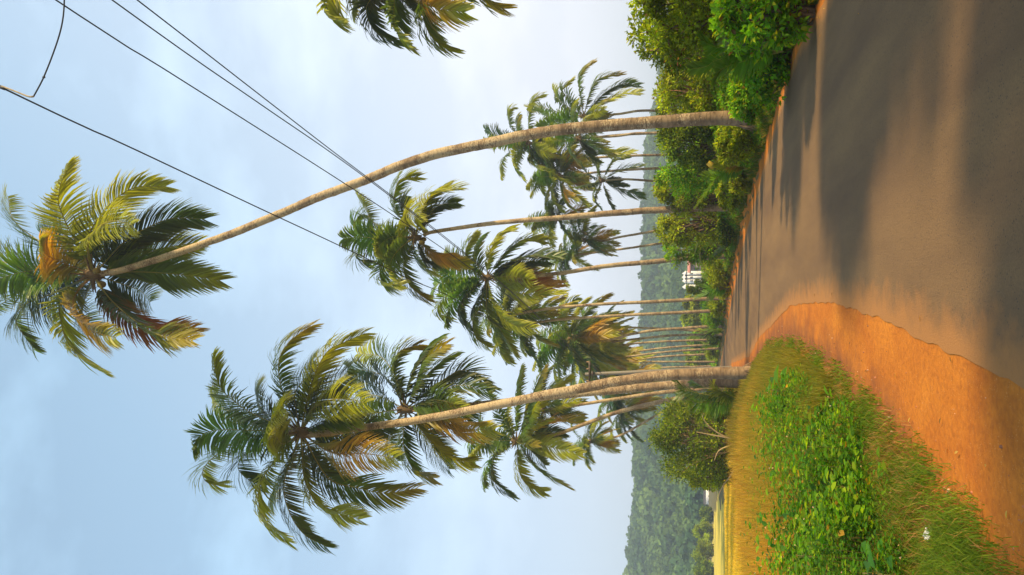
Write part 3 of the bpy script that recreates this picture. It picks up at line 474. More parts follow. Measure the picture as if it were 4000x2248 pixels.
for lab, px, y0 in WIRES:
    A = W(*px[0], y0); B = W(*px[-1], YP - .17); k = (B[0] - A[0]) / (B[1] - A[1]); P = []
    for x, y in px:
        u = (2000 - x) / FPX; r = (1124 - y) / FPX / (cp - u * sp); Y = (A[0] - k * A[1]) / (r - k); P.append(W(x, y, Y))
    P = np.array(P); sl_ = (P[0] - P[1]) / (P[1][1] - P[0][1]) ; ext = [P[0] + sl_ * 9, P[0] + sl_ * 22]
    ext[0][2] = P[0][2] + .35; ext[1][2] = P[0][2] + 1.2
    g = Geo(); tube(g, catmull([ext[1], ext[0], *P], 120), .011, 6, WCOL)
    tag(put('overhead_wire', g.mesh('overhead_wire', M_METAL)), lab, 'wire', 'overhead wires along the road')
c0 = W(0, 340, 6.9); cab = empty('loose_cable', c0, 'loose black cable hanging hooked from the separate overhead wire', 'cable')
g = Geo(); line_px([(-60, 315), (0, 340), (20, 347)], 6.88, .022, g, WCOL); line_px([(131, 378), (152, 340), (170, 304), (200, 230), (228, 150), (243, 90), (250, 30), (252, -60)], 6.86, .0085, g, WCOL)
lump(g, W(171, 303, 6.86), (.016, .014, .02), WCOL, 1, 5, 7); put('cable_length', g.mesh('cable_length', M_METAL, c0), cab)
g = Geo(); line_px([(8, 338), (60, 358), (100, 374), (118, 379), (131, 378)], 6.85, .010, g, (.42, .31, .16)); put('bare_splice', g.mesh('bare_splice', M_METAL, c0), cab)

# ------------------------------------------------------------------ hills' forest
rg = np.random.default_rng(11)
def forest(name, X, Y, Rr, col, seed, nq=60, label=None):
    rg = np.random.default_rng(seed); n = len(X); Z = gz(X, Y)
    D = nrm(rg.normal(0, 1, (n, nq, 3)) + (0, -.35, .55)); rad = (Rr[:, None] * (1 + .16 * rg.normal(0, 1, (n, nq))))[..., None]
    C = np.stack([X, Y, Z + Rr * .55], 1)[:, None] + D * rad * (1, 1, .85)
    Dn = nrm(D + rg.normal(0, .45, D.shape)); U = nrm(np.cross(Dn, (0.1, .2, 1.))); Vv = np.cross(Dn, U); s = (Rr[:, None] * rg.uniform(.11, .27, (n, nq)))[..., None]
    Q = np.stack([C - U * s - Vv * s * .6, C + U * s * .7 - Vv * s, C + U * s + Vv * s * .8, C - U * s * .8 + Vv * s], 2).reshape(-1, 3)
    F = np.arange(n * nq * 4).reshape(-1, 4)
    cc = col * (1 + rg.uniform(-.25, .25, (n, 1))); cc = cc[:, None] * (1 + rg.uniform(-.25, .25, (n, nq, 1)))
    return tag(put(name, mesh(name, Q, F, M_FOREST, np.repeat(cc.reshape(-1, 3), 4, 0))), label, None, None, 'stuff')
n = 9000; Yf = np.sqrt(rg.uniform(175 ** 2, 570 ** 2, n)); Xf = rg.uniform(-.58, .58, n) * Yf
k = ~((Xf < -.14 * Yf) & (Yf < 262)) & ~((np.abs(Xf - .014 * Yf) < 9) & (Yf < 235)) & (rg.random(n) < .85); Xf, Yf = Xf[k], Yf[k]
big = rg.random(len(Xf)) < .12; Rf = np.where(big, rg.uniform(3.6, 5, len(Xf)), rg.uniform(1.9, 3.6, len(Xf))) * np.where(Yf < 260, .6, 1)
mixc = np.clip(.5 + .7 * wob(Xf, Yf, .05, 2) + rg.normal(0, .25, len(Xf)), 0, 1)[:, None]
cf = np.array((.045, .10, .035)) * (1 - mixc) + np.array((.11, .18, .045)) * mixc
forest('forest', Xf, Yf, Rf, cf, 12, 100, 'green wooded hills closing the view behind the palms')

# ------------------------------------------------------------------ field
ysf = axis([np.arange(17, 240, 2.)])
strip('field', ysf, lambda Y: -.75 * Y - 40, lambda Y: xl(Y) - 3.0 - .10 * Y, groundmat('yellow_field', (.58, .42, .04), (.70, .55, .08), (.34, .32, .05), .12, 6, .05, stretch=(.25, 1, 1)), .03, 24, 8, .5, .8)

# ------------------------------------------------------------------ shrubs and trees
OL = (.19, .25, .010); BG = (.14, .31, .012); DK = (.10, .16, .012); YG = (.30, .34, .012); BR = (.15, .085, .03)
def shrub(name, label, cat, y, Y, top, hw, base=OL, nc=46, nlf=110, lf=.10, seed=1, alts=((.1, YG), (.05, BR)), group=None, hub=.25, X=None, H=None, rx=None, stem=(.16, .10, .055), squash=1., low=.12):
    rg = np.random.default_rng(seed); p = W(2700, y, Y); X = p[0] if X is None else X; z0 = float(gz(X, Y)); H = H or W(top, y, Y)[2] - z0; rx = rx or hw / FPX * Y / cp
    b0 = np.array((X, Y, z0)); root = empty(name, b0, label, cat, group)
    D = nrm(rg.normal(0, 1, (nc, 3))); rr = rg.uniform(.25, 1, nc) ** .45; C = D * rr[:, None] * (rx * .88, rx * .8 * squash, H * .46) + (0, 0, H * .52)
    C[:, 2] = np.maximum(C[:, 2], H * low); st = Geo(); cs = rx * .24 * rg.uniform(.6, 1.3, nc)
    for q in range(nc):
        e = C[q]; k_ = int(rg.integers(0, 3)); b1 = np.array((math.cos(k_ * 2.1), math.sin(k_ * 2.1), 0)) * rx * .12
        m_ = b1 * 1.6 + e * (.35, .35, .45) + rg.normal(0, .05, 3) * rx
        if q % 2 == 0 or H > 3: tube(st, catmull([b1 * .6 - (0, 0, .1), m_, e, e + D[q] * cs[q] * .6], 7), np.linspace(.035 * H ** .6, .006, 7), 5, stem)
    put('stems' if cat != 'tree' else 'trunk', st.mesh('stems', M_WOOD), root)
    n = nc * nlf; ci = np.repeat(np.arange(nc), nlf); o = rg.normal(0, 1, (n, 3)); o = nrm(o) * (rg.random((n, 1)) ** .5) * cs[ci][:, None] * (1.25, 1.25, .95)
    P = C[ci] + o; P[:, 2] = np.maximum(P[:, 2], .02); Dl = nrm(o / np.maximum(cs[ci][:, None], .01) + rg.normal(0, .6, (n, 3)) + (0, 0, .15)); U = nrm(rg.normal(0, .6, (n, 3)) + (0.3, -.2, 1))
    cv = 1 + .35 * rg.normal(0, 1, nc)[ci][:, None]; L_ = lf * rg.uniform(.6, 1.35, n)
    g = Geo(); leaves(g, P, Dl, U, L_, L_ * .5, rcol(rg, n, base, .3, alts) * np.clip(cv, .5, 1.7)); put('foliage' if cat != 'tree' else 'crown', g.mesh('foliage', M_LEAF), root)
    return root, C, cs
GR = 'shrubs on the bank right of the road'
shrub('shrub', 'tallest leafy shrub right of the road, cut off by the edge of the view', 'shrub', 20, 14, 2440, 210, OL, 80, 190, .085, 1, group=GR)
shrub('shrub', 'tall dense bush between the tallest shrub and the gap showing the hill', 'shrub', 160, 17, 2510, 120, DK, 60, 150, .085, 2, ((.25, OL), (.05, YG)), group=GR)
r_, C_, cs_ = shrub('small_tree', 'thin-twigged small tree whose sparse leafy tips stick up into the sky by the tallest shrub', 'tree', 175, 15, 2450, 95, DK, 40, 60, .08, 3, ((.3, OL), (.04, (.3, .1, .05))), stem=(.3, .2, .12))
shrub('shrub', 'bush with bare orange branches, right of the tallest palm trunk, below the gap', 'shrub', 350, 23, 2565, 140, OL, 60, 150, .10, 4, ((.2, YG), (.06, BR)), group=GR, stem=(.42, .2, .09))
shrub('shrub', 'bush behind the foot of the tallest palm, its top level with the hill line', 'shrub', 450, 27, 2545, 115, OL, 60, 140, .10, 5, ((.25, YG),), group=GR, stem=(.42, .24, .12))
shrub('shrub', 'dark shady bush with dead twigs, first left of the tallest palm trunk', 'shrub', 560, 27, 2560, 110, DK, 60, 130, .10, 6, ((.2, OL), (.05, YG)), group=GR)
shrub('shrub', 'bright green bush in the middle of the hedge, behind the broken yellow leaf', 'shrub', 665, 30, 2560, 105, BG, 60, 140, .11, 7, ((.2, YG),), group=GR)
shrub('shrub', 'olive bush touching the right side of the slim palm hung with coconuts', 'shrub', 755, 34, 2545, 95, OL, 60, 130, .12, 8, ((.15, YG), (.1, BR)), group=GR)
shrub('shrub', 'leafy bush just left of the slim palm hung with coconuts', 'shrub', 875, 37, 2550, 95, OL, 60, 130, .12, 9, ((.3, YG), (.04, BR)), group=GR)
shrub('shrub', 'last tall bush of the hedge, ending in front of the pink-roofed house', 'shrub', 965, 41, 2575, 75, BG, 60, 130, .12, 10, ((.3, OL), (.08, YG)), group=GR)
GR2 = 'low bushes in front of the hedge'
for y, Y, top, hw, c, lab in ((90, 11.5, 2790, 150, BG, 'low bright green bush at the view edge in front of the tallest shrub'), (300, 15, 2900, 120, BG, 'low green bush beneath the big young palm frond by the road edge'),
        (400, 19, 2850, 90, BG, 'low bush with round leaves right against the tallest palm foot'), (560, 22, 2800, 90, OL, 'low bush just left of the tallest palm foot'), (680, 26, 2850, 80, OL, 'low bush below the broken yellow leaf'),
        (760, 29, 2800, 60, OL, 'low bush at the right foot of the slim coconut-hung palm'), (900, 36, 2800, 60, DK, 'low dark bush left of the slim coconut-hung palm foot'),
        (1060, 47, 2760, 60, OL, 'low bush in front of the white church'), (1128, 62, 2682, 34, DK, 'dark leafy bush hiding the lower left part of the white church'), (1120, 50, 2790, 45, YG, 'yellowish low bush at the foot of the first grey stem by the church'), (1190, 58, 2770, 45, OL, 'small bush between the two palm stems left of the church'), (1245, 64, 2765, 40, BG, 'small green bush between the second and third stems left of the church'), (1310, 74, 2770, 40, DK, 'small dark bush at the foot of the dark wavy stem'), (1370, 88, 2755, 35, OL, 'smallest bush at the far bend between the pale far stems')):
    shrub('shrub', lab, 'shrub', y, Y, top, hw, c, 44, 100, .085 + Y * .0007, int(y), ((.2, YG), (.04, BR)), group=GR2)
r_, C_, cs_ = shrub('round_shrub', 'big dark rounded shrub with bare twigs at its foot, left of the big pale palm', 'shrub', 1715, 37, 2545, 165, DK, 110, 170, .12, 30, ((.35, OL), (.06, YG)), stem=(.36, .26, .13))
shrub('round_shrub', 'lower outgrowth of olive foliage at the field side of the big dark rounded shrub', 'shrub', 1840, 39, 2640, 70, OL, 46, 120, .12, 31, ((.3, YG),))
shrub('shrub', 'tangled bush at the left foot of the big pale trunk', 'shrub', 1580, 31, 2740, 65, DK, 50, 120, .10, 32, ((.3, OL), (.1, BR)))
g = Geo(); bb = W(2880, 1740, 33); bb[2] = float(gz(bb[0], 33))
for P in ([(2895, 1725), (2840, 1710), (2790, 1682), (2750, 1640), (2735, 1580)], [(2840, 1710), (2780, 1700), (2720, 1688)], [(2870, 1735), (2810, 1760), (2790, 1800)], [(2890, 1735), (2860, 1650), (2820, 1630)], [(2900, 1770), (2860, 1850), (2820, 1905), (2800, 1960)]):
    line_px(P, 33, np.linspace(.045, .012, len(P) * 3), g, (.42, .30, .15), 6)
tag(put('bare_branch', g.mesh('bare_branch', M_WOOD)), 'bare pale branches sticking out of the foot of the big dark rounded shrub', 'branch')
GT = 'bushy trees beyond the field'
for y, Y, top, hw, c, lab in ((1185, 120, 2660, 30, YG, 'pale green bushy tree far behind the first grey stem left of the church'), (1250, 130, 2650, 40, OL, 'loose bushy tree far behind the second and third palm stems'), (1330, 125, 2690, 40, BG, 'low bushy tree far behind the dark wavy palm stem'), (1400, 135, 2680, 40, OL, 'far bushy tree by the bend, behind the pale far stems'),
        (1945, 290, 2738, 35, DK, 'dark tree behind the long white house across the field'), (2010, 190, 2735, 35, DK, 'dark low tree next to the long white house, field side'), (2075, 180, 2712, 40, OL, 'olive tree beyond the field, second from the long white house'), (2150, 170, 2705, 45, OL, 'broad tree beyond the field, third from the long white house'), (2225, 165, 2715, 45, DK, 'tree beyond the field at the very edge of the view')):
    shrub('tree', lab, 'tree', y, Y, top, hw, c, 34, 90, .22 + Y * .002, int(y) + 5, ((.3, OL),), group=GT)

GS = 'shade trees beside the road behind the view'
for X_, Y_, H_, rx_, sd in ((11.1, 5.0, 9.0, 2.2, 61), (13.3, 8.6, 9.6, 2.0, 62), (10.0, -.6, 9.0, 1.9, 63), (12.2, 2.0, 9.2, 2.1, 64), (11.9, 3.5, 9.6, 2.1, 65)):
    shrub('shade_tree', ['', 'tall shade tree level with the patch of shadow on the near road', 'tall shade tree farther along the road, just outside the view', 'tall shade tree closest to the camera, outside the view', 'shade tree behind the one closest to the camera, outside the view', 'shade tree in the middle of the roadside clump, outside the view'][sd - 60], 'tree', 0, Y_, 0, 0, OL, 60, 150, .24, sd, ((.2, YG),), group=GS, X=X_, H=H_, rx=rx_, low=.45)
# ------------------------------------------------------------------ young palms on the bank
def sapling(label, x, y, Y, spec, seed, nl=30, lw=.035, Lm=.5, group='young coconut palms'):
    b0 = W(x, y, Y); b0[2] = min(b0[2], float(gz(b0[0], Y)) + .25); root = empty('young_coconut_palm', b0, label, 'young palm', group)
    for k, (kd, pts, dy) in enumerate(spec):
        P = [b0] + [W(a, b, Y + dy * (i + 1) / len(pts)) for i, (a, b) in enumerate(pts)]
        put('dry_frond' if kd in 'dr' else 'frond', frond(P, kd, nl, seed + k, lw, Lm, .22, 0, True).mesh('frond', M_FROND, b0), root)
sapling('young palm with one broad bright green frond, right of the tallest palm by the road', 2885, 215, 13.5, [('b', [(2820, 230), (2760, 260), (2700, 270)], -.3), ('b', [(2800, 185), (2735, 140)], -.5), ('b', [(2840, 260), (2790, 310)], -.4), ('g', [(2850, 170), (2820, 120)], .3)], 900, 34, .045, .42)
sapling('young palm with a long frond pointing at the slim coconut-hung palm', 2880, 660, 24, [('b', [(2810, 690), (2770, 740), (2720, 805)], -.3), ('d', [(2850, 640), (2840, 600)], -.2), ('y', [(2840, 650), (2800, 640)], -.2), ('b', [(2800, 680), (2750, 690)], -.2)], 910, 30, .05, .45)
sapling('young palm with arching yellow fronds before the pink-roofed house', 2890, 945, 38, [('y', [(2800, 930), (2750, 950), (2735, 1010), (2760, 1060)], -.3), ('y', [(2800, 935), (2740, 930), (2715, 985)], .3), ('d', [(2830, 925), (2790, 925)], -.2), ('b', [(2840, 960), (2800, 990)], .3), ('d', [(2860, 920), (2850, 890)], 0)], 920, 30, .06, .7)
sapling('young palm with upright green fan below the white church', 2850, 1130, 48, [('b', [(2790, 1130), (2735, 1110)], -.3), ('b', [(2780, 1140), (2720, 1165)], .3), ('g', [(2800, 1120), (2760, 1085)], 0), ('d', [(2820, 1120), (2800, 1105)], 0)], 930, 28, .08, .8)
sapling('young palm by the far stems, dark upright frond', 2830, 1290, 62, [('g', [(2760, 1285), (2720, 1295)], 0), ('k', [(2740, 1310), (2690, 1315)], 0), ('b', [(2780, 1300), (2760, 1330)], 0)], 940, 24, .10, .9)
sapling('small young palm among the far stems near the bend', 2810, 1345, 80, [('g', [(2760, 1340), (2735, 1330)], 0), ('b', [(2760, 1350), (2740, 1365)], 0)], 945, 20, .11, .9)
sapling('young palm with dark and bright fan fronds at the big pale trunk foot', 2780, 1560, 29, [('k', [(2700, 1530), (2640, 1490)], -.4), ('b', [(2720, 1575), (2695, 1600)], -.6), ('k', [(2720, 1540), (2650, 1545)], .4), ('b', [(2760, 1600), (2730, 1625)], -.4), ('k', [(2740, 1510), (2700, 1490)], .4), ('g', [(2800, 1520), (2790, 1490)], -.3)], 950, 34, .05, .75)
sapling('young palm with thin yellow fronds in the hedge gap that shows the hill', 2700, 275, 20, [('b', [(2640, 260), (2590, 240)], 0), ('y', [(2640, 290), (2610, 320)], 0)], 960, 20, .04, .35)
g = Geo(); c = W(2795, 650, 24)
for a, b in (((2790, 655), (2765, 635)), ((2795, 650), (2825, 585))):
    A, B = W(*a, 24), W(*b, 24); d_ = nrm(B - A); s_ = nrm(np.cross(d_, (0, -1, 0))) * (.11 if a[0] == 2790 else .05); y_ = np.array((0, .02, 0))
    Vv = np.array([A - s_, A + s_, B + s_ * .7, B - s_ * .7, A - s_ + y_, A + s_ + y_, B + s_ * .7 + y_, B - s_ * .7 + y_]); g.add(Vv, [(0, 1, 2, 3), (7, 6, 5, 4), (0, 4, 5, 1), (1, 5, 6, 2), (2, 6, 7, 3), (3, 7, 4, 0)], (.62, .40, .03))
tag(put('broken_leaf', g.mesh('broken_leaf', M_PAINT)), 'broken bright yellow palm leaf base caught in the hedge', 'leaf')

# ------------------------------------------------------------------ ground plants (stuff)
rg = np.random.default_rng(77)
def spread(n, fY, fd):
    return
g = Geo(); n = 95000; Y = 6 * np.exp(rg.uniform(0, math.log(110 / 6), n)); d = .42 + rg.random(n) ** 1.3 * (1.6 + Y * .08) + .12 * wob(Y, Y * 0, 2.3); X = xr(Y) + d + shy(Y)
hm = (.10 + .55 * sm((d - .5) / 1.6)) * (1 + .45 * wob(X, Y, 1.7, 3)); Z = gz(X, Y) + hm * rg.random(n) ** .7
D = nrm(rg.normal(0, 1, (n, 3)) * (1, 1, .5) + (-.2, -.3, .3)); U = nrm(rg.normal(0, .5, (n, 3)) + (0, -.2, 1)); L_ = (.05 + Y * .0022) * rg.uniform(.6, 1.5, n)
pc = (.5 + .5 * wob(X, Y, 1.1, 5))[:, None]; C = rcol(rg, n, BG, .35, ((.18, YG), (.05, BR))) * (1 - .35 * pc) + rcol(rg, n, (.10, .13, .02), .3) * .35 * pc
leaves(g, np.stack([X, Y, Z], 1), D, U, L_, L_ * .5, C)
n = 90000; Y = 10 * np.exp(rg.uniform(0, math.log(90 / 10), n)); d = 1.3 + rg.random(n) * (2.6 + Y * .06); X = xr(Y) + d + shy(Y)
hm = 1.75 * sm((d - .9) / 2.2) * (.75 + .45 * wob(X, Y, .55, 3)) * np.interp(Y, [10, 40, 55, 90], [1, 1, .7, .9]); Z = gz(X, Y) + hm * rg.random(n) ** .55
D = nrm(rg.normal(0, 1, (n, 3)) * (1, 1, .6) + (-.2, -.3, .25)); U = nrm(rg.normal(0, .5, (n, 3)) + (0, -.3, 1)); L_ = (.06 + Y * .0022) * rg.uniform(.5, 1.5, n)
pc = sm(.5 + .9 * wob(X, Y, .7, 6) + rg.normal(0, .15, n))[:, None]; leaves(g, np.stack([X, Y, Z], 1), D, U, L_, L_ * .5, rcol(rg, n, OL, .35, ((.15, YG), (.08, BR))) * pc + rcol(rg, n, BG, .35, ((.1, YG),)) * (1 - pc))
n = 60000; Y = 6 * np.exp(rg.uniform(0, math.log(110 / 6), n)); d = .16 + rg.random(n) ** 1.6 * (1.5 + Y * .05) + .1 * wob(Y, Y * 0, 2.3); X = xr(Y) + d + shy(Y)
C = rcol(rg, n, (.11, .15, .02), .3, ((.25, (.28, .19, .05)), (.2, (.06, .11, .015))))
blades(g, np.stack([X, Y, gz(X, Y)], 1), rg.uniform(.08, .32, n) * np.interp(d, [.1, .7], [.4, 1]), .006 + Y * .0007, rg.uniform(.1, .8, n), C, rg)
tag(put('undergrowth', g.mesh('undergrowth', M_GRASS)), 'leafy green ground cover along the right road edge', kind='stuff')
# dry grass left
LE_Y = [3, 4, 5, 6.3, 7.7, 10, 14, 20, 26, 35, 60, 110]; LE_X = [-1.7, -1.5, -1.32, -1.2, -1.1, -.98, -.98, -1.45, -2.6, -3.6, -6.8, -17]
le = lambda Y: np.interp(Y, LE_Y, LE_X)
g = Geo(); n = 150000; Y = 9.5 * np.exp(rg.uniform(0, math.log(60 / 9.5), n)); X = le(Y) - .1 - rg.random(n) ** 1.25 * (3.5 + Y * .42)
dd = le(Y) - X; hgt = .62 * np.interp(dd, [0, .5, 1.6, 30], [.25, .5, 1, 1]) * rg.uniform(.5, 1.15, n) * (1 + .22 * wob(X, Y, .8, 2) + .2 * wob(X, Y, 3.3, 1))
gm = np.clip(np.interp(dd, [0, 1.2, 3.5, 6], [.85, .65, .25, .05]) + .25 * wob(X, Y, .6, 4) + rg.normal(0, .12, n), 0, 1)[:, None]
C = rcol(rg, n, (.50, .32, .045), .3, ((.25, (.38, .19, .04)),)) * (1 - gm) + rcol(rg, n, (.17, .19, .025), .3) * gm
far = Y > np.interp(-X / Y, [.12, .2, .3, .42], [60, 31, 21, 18]); hgt = np.where(far, hgt * .22, hgt); C[far] = C[far] * .3 + rcol(rg, int(far.sum()), (.62, .47, .05), .2) * .7
wmax = lambda X, Y: np.interp(-X / Y, [.13, .22, .30, .40], [14.4, 12.4, 10.2, 9.3]) + .6 * np.sin(X * 3.1)
inw = (Y < wmax(X, Y) - .5) & (dd > .6) & (dd < 5.2) & (rg.random(n) < .8) & (Y > 6); X, Y, hgt, C = X[~inw], Y[~inw], hgt[~inw], C[~inw]; n = len(X)
blades(g, np.stack([X, Y, gz(X, Y)], 1), hgt, .005 + Y * .0008, rg.uniform(.05, .55, n), C, rg)
tag(put('dry_grass', g.mesh('dry_grass', M_GRASS)), 'tall golden dry grass left of the road', kind='stuff')
# low verge grass between dirt and weeds, straw
g = Geo(); n = 300000; Y = 3.2 * np.exp(rg.uniform(0, math.log(24 / 3.2), n)); dd = rg.gamma(2.0, .5, n) - .2; X = le(Y) - dd
keep = (rg.random(n) < np.interp(dd, [-.3, 0, .3, .8], [.04, .25, .6, 1])) & (dd < 6) & (.5 + .5 * wob(X, Y, 3.1, 1) > rg.random(n) * .8 * np.interp(dd, [0, .8, 1.4], [1, .8, 0])); X, Y, dd = X[keep], Y[keep], dd[keep]; n = len(X)
straw = (rg.random(n) < np.clip(.20 + .4 * wob(X, Y, 1.9, 7), .05, .8))[:, None]
C = np.where(straw, rcol(rg, n, (.38, .21, .07), .3), rcol(rg, n, (.11, .19, .014), .35, ((.3, (.18, .25, .02)),)))
blades(g, np.stack([X, Y, gz(X, Y) + .004], 1), rg.uniform(.03, .17, n) * np.interp(dd, [-.3, .3, 1.5], [.4, .7, 1.5]), .0035 + Y * .0006, rg.uniform(.3, 1.6, n), C, rg)
tag(put('verge_grass', g.mesh('verge_grass', M_GRASS)), 'short green and straw grass between the dirt and the weeds', kind='stuff')
# broad-leaved weeds
g = Geo(); n = 13000; Y = 4.6 * np.exp(rg.uniform(0, math.log(14.4 / 4.6), n)); wl = np.interp(Y, [4.5, 6, 6.5, 7.2, 8.3, 11, 14.5], [-2.6, -1.9, -1.6, -1.36, -1.2, -1.2, -1.5]); X = wl - rg.random(n) * np.interp(Y, [4, 8, 11, 13.4, 14.4], [4, 5.4, 5.2, 3.5, 1.6])
wl = wl - .28 * wob(X * 0, Y, 2.6, 2) * np.interp(Y, [5, 9], [.5, 1]); kk = (Y < wmax(X, Y) + .9 * wob(X, Y * 0, 1.3, 3)) & (X < wl) & (.62 + .75 * wob(X, Y, 2.4, 5) + .35 * wob(X, Y, 5.3, 1) > rg.random(n) * .75); X, Y, wl = X[kk], Y[kk], wl[kk]; n = len(X)
dd = wl - X; Hh = (.16 + .55 * sm(dd / .8)) * rg.uniform(.5, 1.15, n) * (.95 + .45 * wob(X, Y, 2.4, 5) + .25 * wob(X, Y, 4.1, 1)).clip(.25, 2); Z = gz(X, Y)
big = rg.random(n) < np.clip(.2 + .4 * wob(X, Y, 1.3, 8), .02, .6); hue = np.clip(.5 + .6 * wob(X, Y, 1.9, 9) + rg.normal(0, .2, n), 0, 1)[:, None]
for q in range(13):
    f_ = (q + 1.5) / 13.5; a = q * 2.4 + rg.uniform(0, 6.28, n); el = .75 - .5 * f_ + rg.normal(0, .25, n)
    P = np.stack([X + .10 * np.sin(a * 3) * f_, Y + .10 * np.cos(a * 2) * f_, Z + Hh * f_], 1) + rg.normal(0, .035, (n, 3))
    D = np.stack([np.cos(a) * np.cos(el), np.sin(a) * np.cos(el), np.sin(el) * .6], 1); L_ = np.where(big, .105, .05) * rg.uniform(.5, 1.35, n)
    C = rcol(rg, n, (.09, .24, .010), .42, ((.3, (.20, .34, .012)), (.04, (.35, .22, .03)))) * np.where(big, 1.1, .95)[:, None] * (np.array((.62, .72, .9)) * (1 - hue) + np.array((1.25, 1.05, 1)) * hue)
    leaves(g, P, D, np.array((0, -.15, 1.)) + rg.normal(0, .25, (n, 3)), L_, L_ * np.where(big, .48, .42), C)
S3 = np.stack([X, Y, Z], 1); k = rg.random(n) < .4; blades(g, S3[k], Hh[k] * 1.0, .006, rg.uniform(0, .15, k.sum()), rcol(rg, k.sum(), (.16, .12, .04)), rg)
k = 260; ii = rg.integers(0, n, k); fp = S3[ii] + np.stack([rg.normal(0, .05, k), rg.normal(0, .05, k), Hh[ii] * 1.02], 1)
for q in range(4): leaves(g, fp, nrm(rg.normal(0, 1, (k, 3)) + (0, 0, .8)), np.tile((0.1, .2, 1.), (k, 1)), np.full(k, .013), np.full(k, .013), rcol(rg, k, (.75, .55, .62), .15))
tag(put('weeds', g.mesh('weeds', M_LEAF)), 'thick bright green broad-leaved weeds left of the dirt', kind='stuff')
# pebbles on the dirt
g = Geo(); n = 9000; Y = 3.3 * np.exp(rg.uniform(0, math.log(22 / 3.3), n)); t_ = rg.beta(2.2, .8, n); X = xl(Y) - .02 + (dl(Y) - xl(Y)) * t_
k = rg.random(n) < .12 + .88 * t_ ** 3; X, Y = X[k], Y[k]; n = len(X); r0 = rg.gamma(2, .0017, n) + .0015; V = []
a = rg.uniform(0, 6.28, (n, 1)); th = a + np.array([0, 1.57, 3.14, 4.71]); B = np.stack([X[:, None] + np.cos(th) * r0[:, None] * rg.uniform(.7, 1.4, (n, 4)), Y[:, None] + np.sin(th) * r0[:, None] * rg.uniform(.7, 1.4, (n, 4)), np.repeat((gz(X, Y) + .006)[:, None], 4, 1)], -1)
T_ = B * 1; T_[..., :2] = (B[..., :2] - np.stack([X, Y], -1)[:, None]) * .6 + np.stack([X, Y], -1)[:, None]; T_[..., 2] += (r0 * rg.uniform(.7, 1.2, n))[:, None]
V = np.concatenate([B, T_], 1).reshape(-1, 3); b = np.arange(n)[:, None] * 8; F = np.stack([b + [0, 1, 5, 4], b + [1, 2, 6, 5], b + [2, 3, 7, 6], b + [3, 0, 4, 7], b + [4, 5, 6, 7]], 1).reshape(-1, 4)
g.add(V, F, np.repeat(rcol(rg, n, (.36, .13, .06), .4, ((.25, (.5, .3, .18)), (.2, (.16, .07, .04)))), 8, 0)); tag(put('gravel', g.mesh('gravel', M_WOOD)), 'small laterite stones scattered on the dirt', kind='stuff')
# single plants one can pick out of the weeds
def leafplant(label, x, y, Y, n, ln, wd, seed, col=(.075, .2, .03), H=.35, name='broadleaf_plant', cat='plant', group=None):
    rg = np.random.default_rng(seed); P0 = W(x, y, Y); b0 = P0 * 1; b0[2] = float(gz(P0[0], Y)); root = empty(name, b0, label, cat, group); g = Geo(); st = Geo()
    for k in range(n):
        a = k * 2.4 + seed; f_ = .45 + .55 * k / n; hub_ = P0 - b0; q = hub_ * (1, 1, f_); D = nrm(np.array((math.cos(a), math.sin(a) * .9, .5 - .1 * (k % 3)))); e = q + D * ln * .35
        tube(st, [hub_ * (1, 1, f_ * .8), q + D * ln * .1, e], [.006, .004, .003], 5, (.12, .16, .03)); leaves(g, [e], [D + (0, 0, -.25)], [(0, -.2, 1.)], [ln * rg.uniform(.8, 1.15)], [wd], rcol(rg, 1, col, .15))
    tube(st, [(0, 0, -.05), (P0 - b0) * (.5, .5, .5), (P0 - b0)], [.010, .008, .005], 6, (.14, .12, .04))
    put('stem', st.mesh('stem', M_WOOD), root); put('leaves', g.mesh('leaves', M_LEAF), root)
leafplant('plant with large rounded dark green leaves at the road-side top of the weeds', 3015, 1525, 12.5, 9, .32, .19, 1, (.10, .24, .02))
leafplant('pointed-leaved plant standing above the middle of the weeds', 3155, 1745, 9.0, 9, .20, .08, 2)
leafplant('weed with a star of long bright leaves in the middle of the bank', 3240, 1900, 7.8, 8, .19, .075, 3, (.10, .24, .03))
leafplant('weed with heart-shaped leaves near the lower corner of the weeds', 3385, 2190, 6.3, 7, .15, .11, 4, (.08, .24, .03))
leafplant('weed with pale pointed leaves close to the dry grass edge', 3110, 2170, 8.2, 8, .19, .08, 5, (.10, .22, .03))
leafplant('small weed with bluish green heart leaves at the bottom of the weed bank', 3370, 2240, 5.9, 6, .13, .10, 6, (.07, .22, .04))
# leaf litter and crumbs blown over the asphalt and dirt
g = Geo(); rg = np.random.default_rng(91); n = 260; Y = 3.5 * np.exp(rg.uniform(0, math.log(30 / 3.5), n)); X = xl(Y) - 1 + (xr(Y) - xl(Y) + 1.2) * rg.choice([0, 1], n) + rg.normal(0, .45, n)
k = (X > dl(Y)) & (X < xr(Y) + .1); X, Y = X[k], Y[k]; n = len(X); leaves(g, np.stack([X, Y, gz(X, Y) + .024], 1), np.stack([rg.normal(0, 1, n), rg.normal(0, 1, n), rg.normal(0, .1, n)], 1), np.tile((0.02, .03, 1.), (n, 1)), rg.uniform(.02, .06, n), rg.uniform(.01, .022, n), rcol(rg, n, (.30, .17, .06), .4, ((.3, (.14, .09, .04)), (.15, (.45, .38, .1)))))
tag(put('leaf_litter', g.mesh('leaf_litter', M_LEAF)), 'dry leaf crumbs scattered along the road margins', kind='stuff')
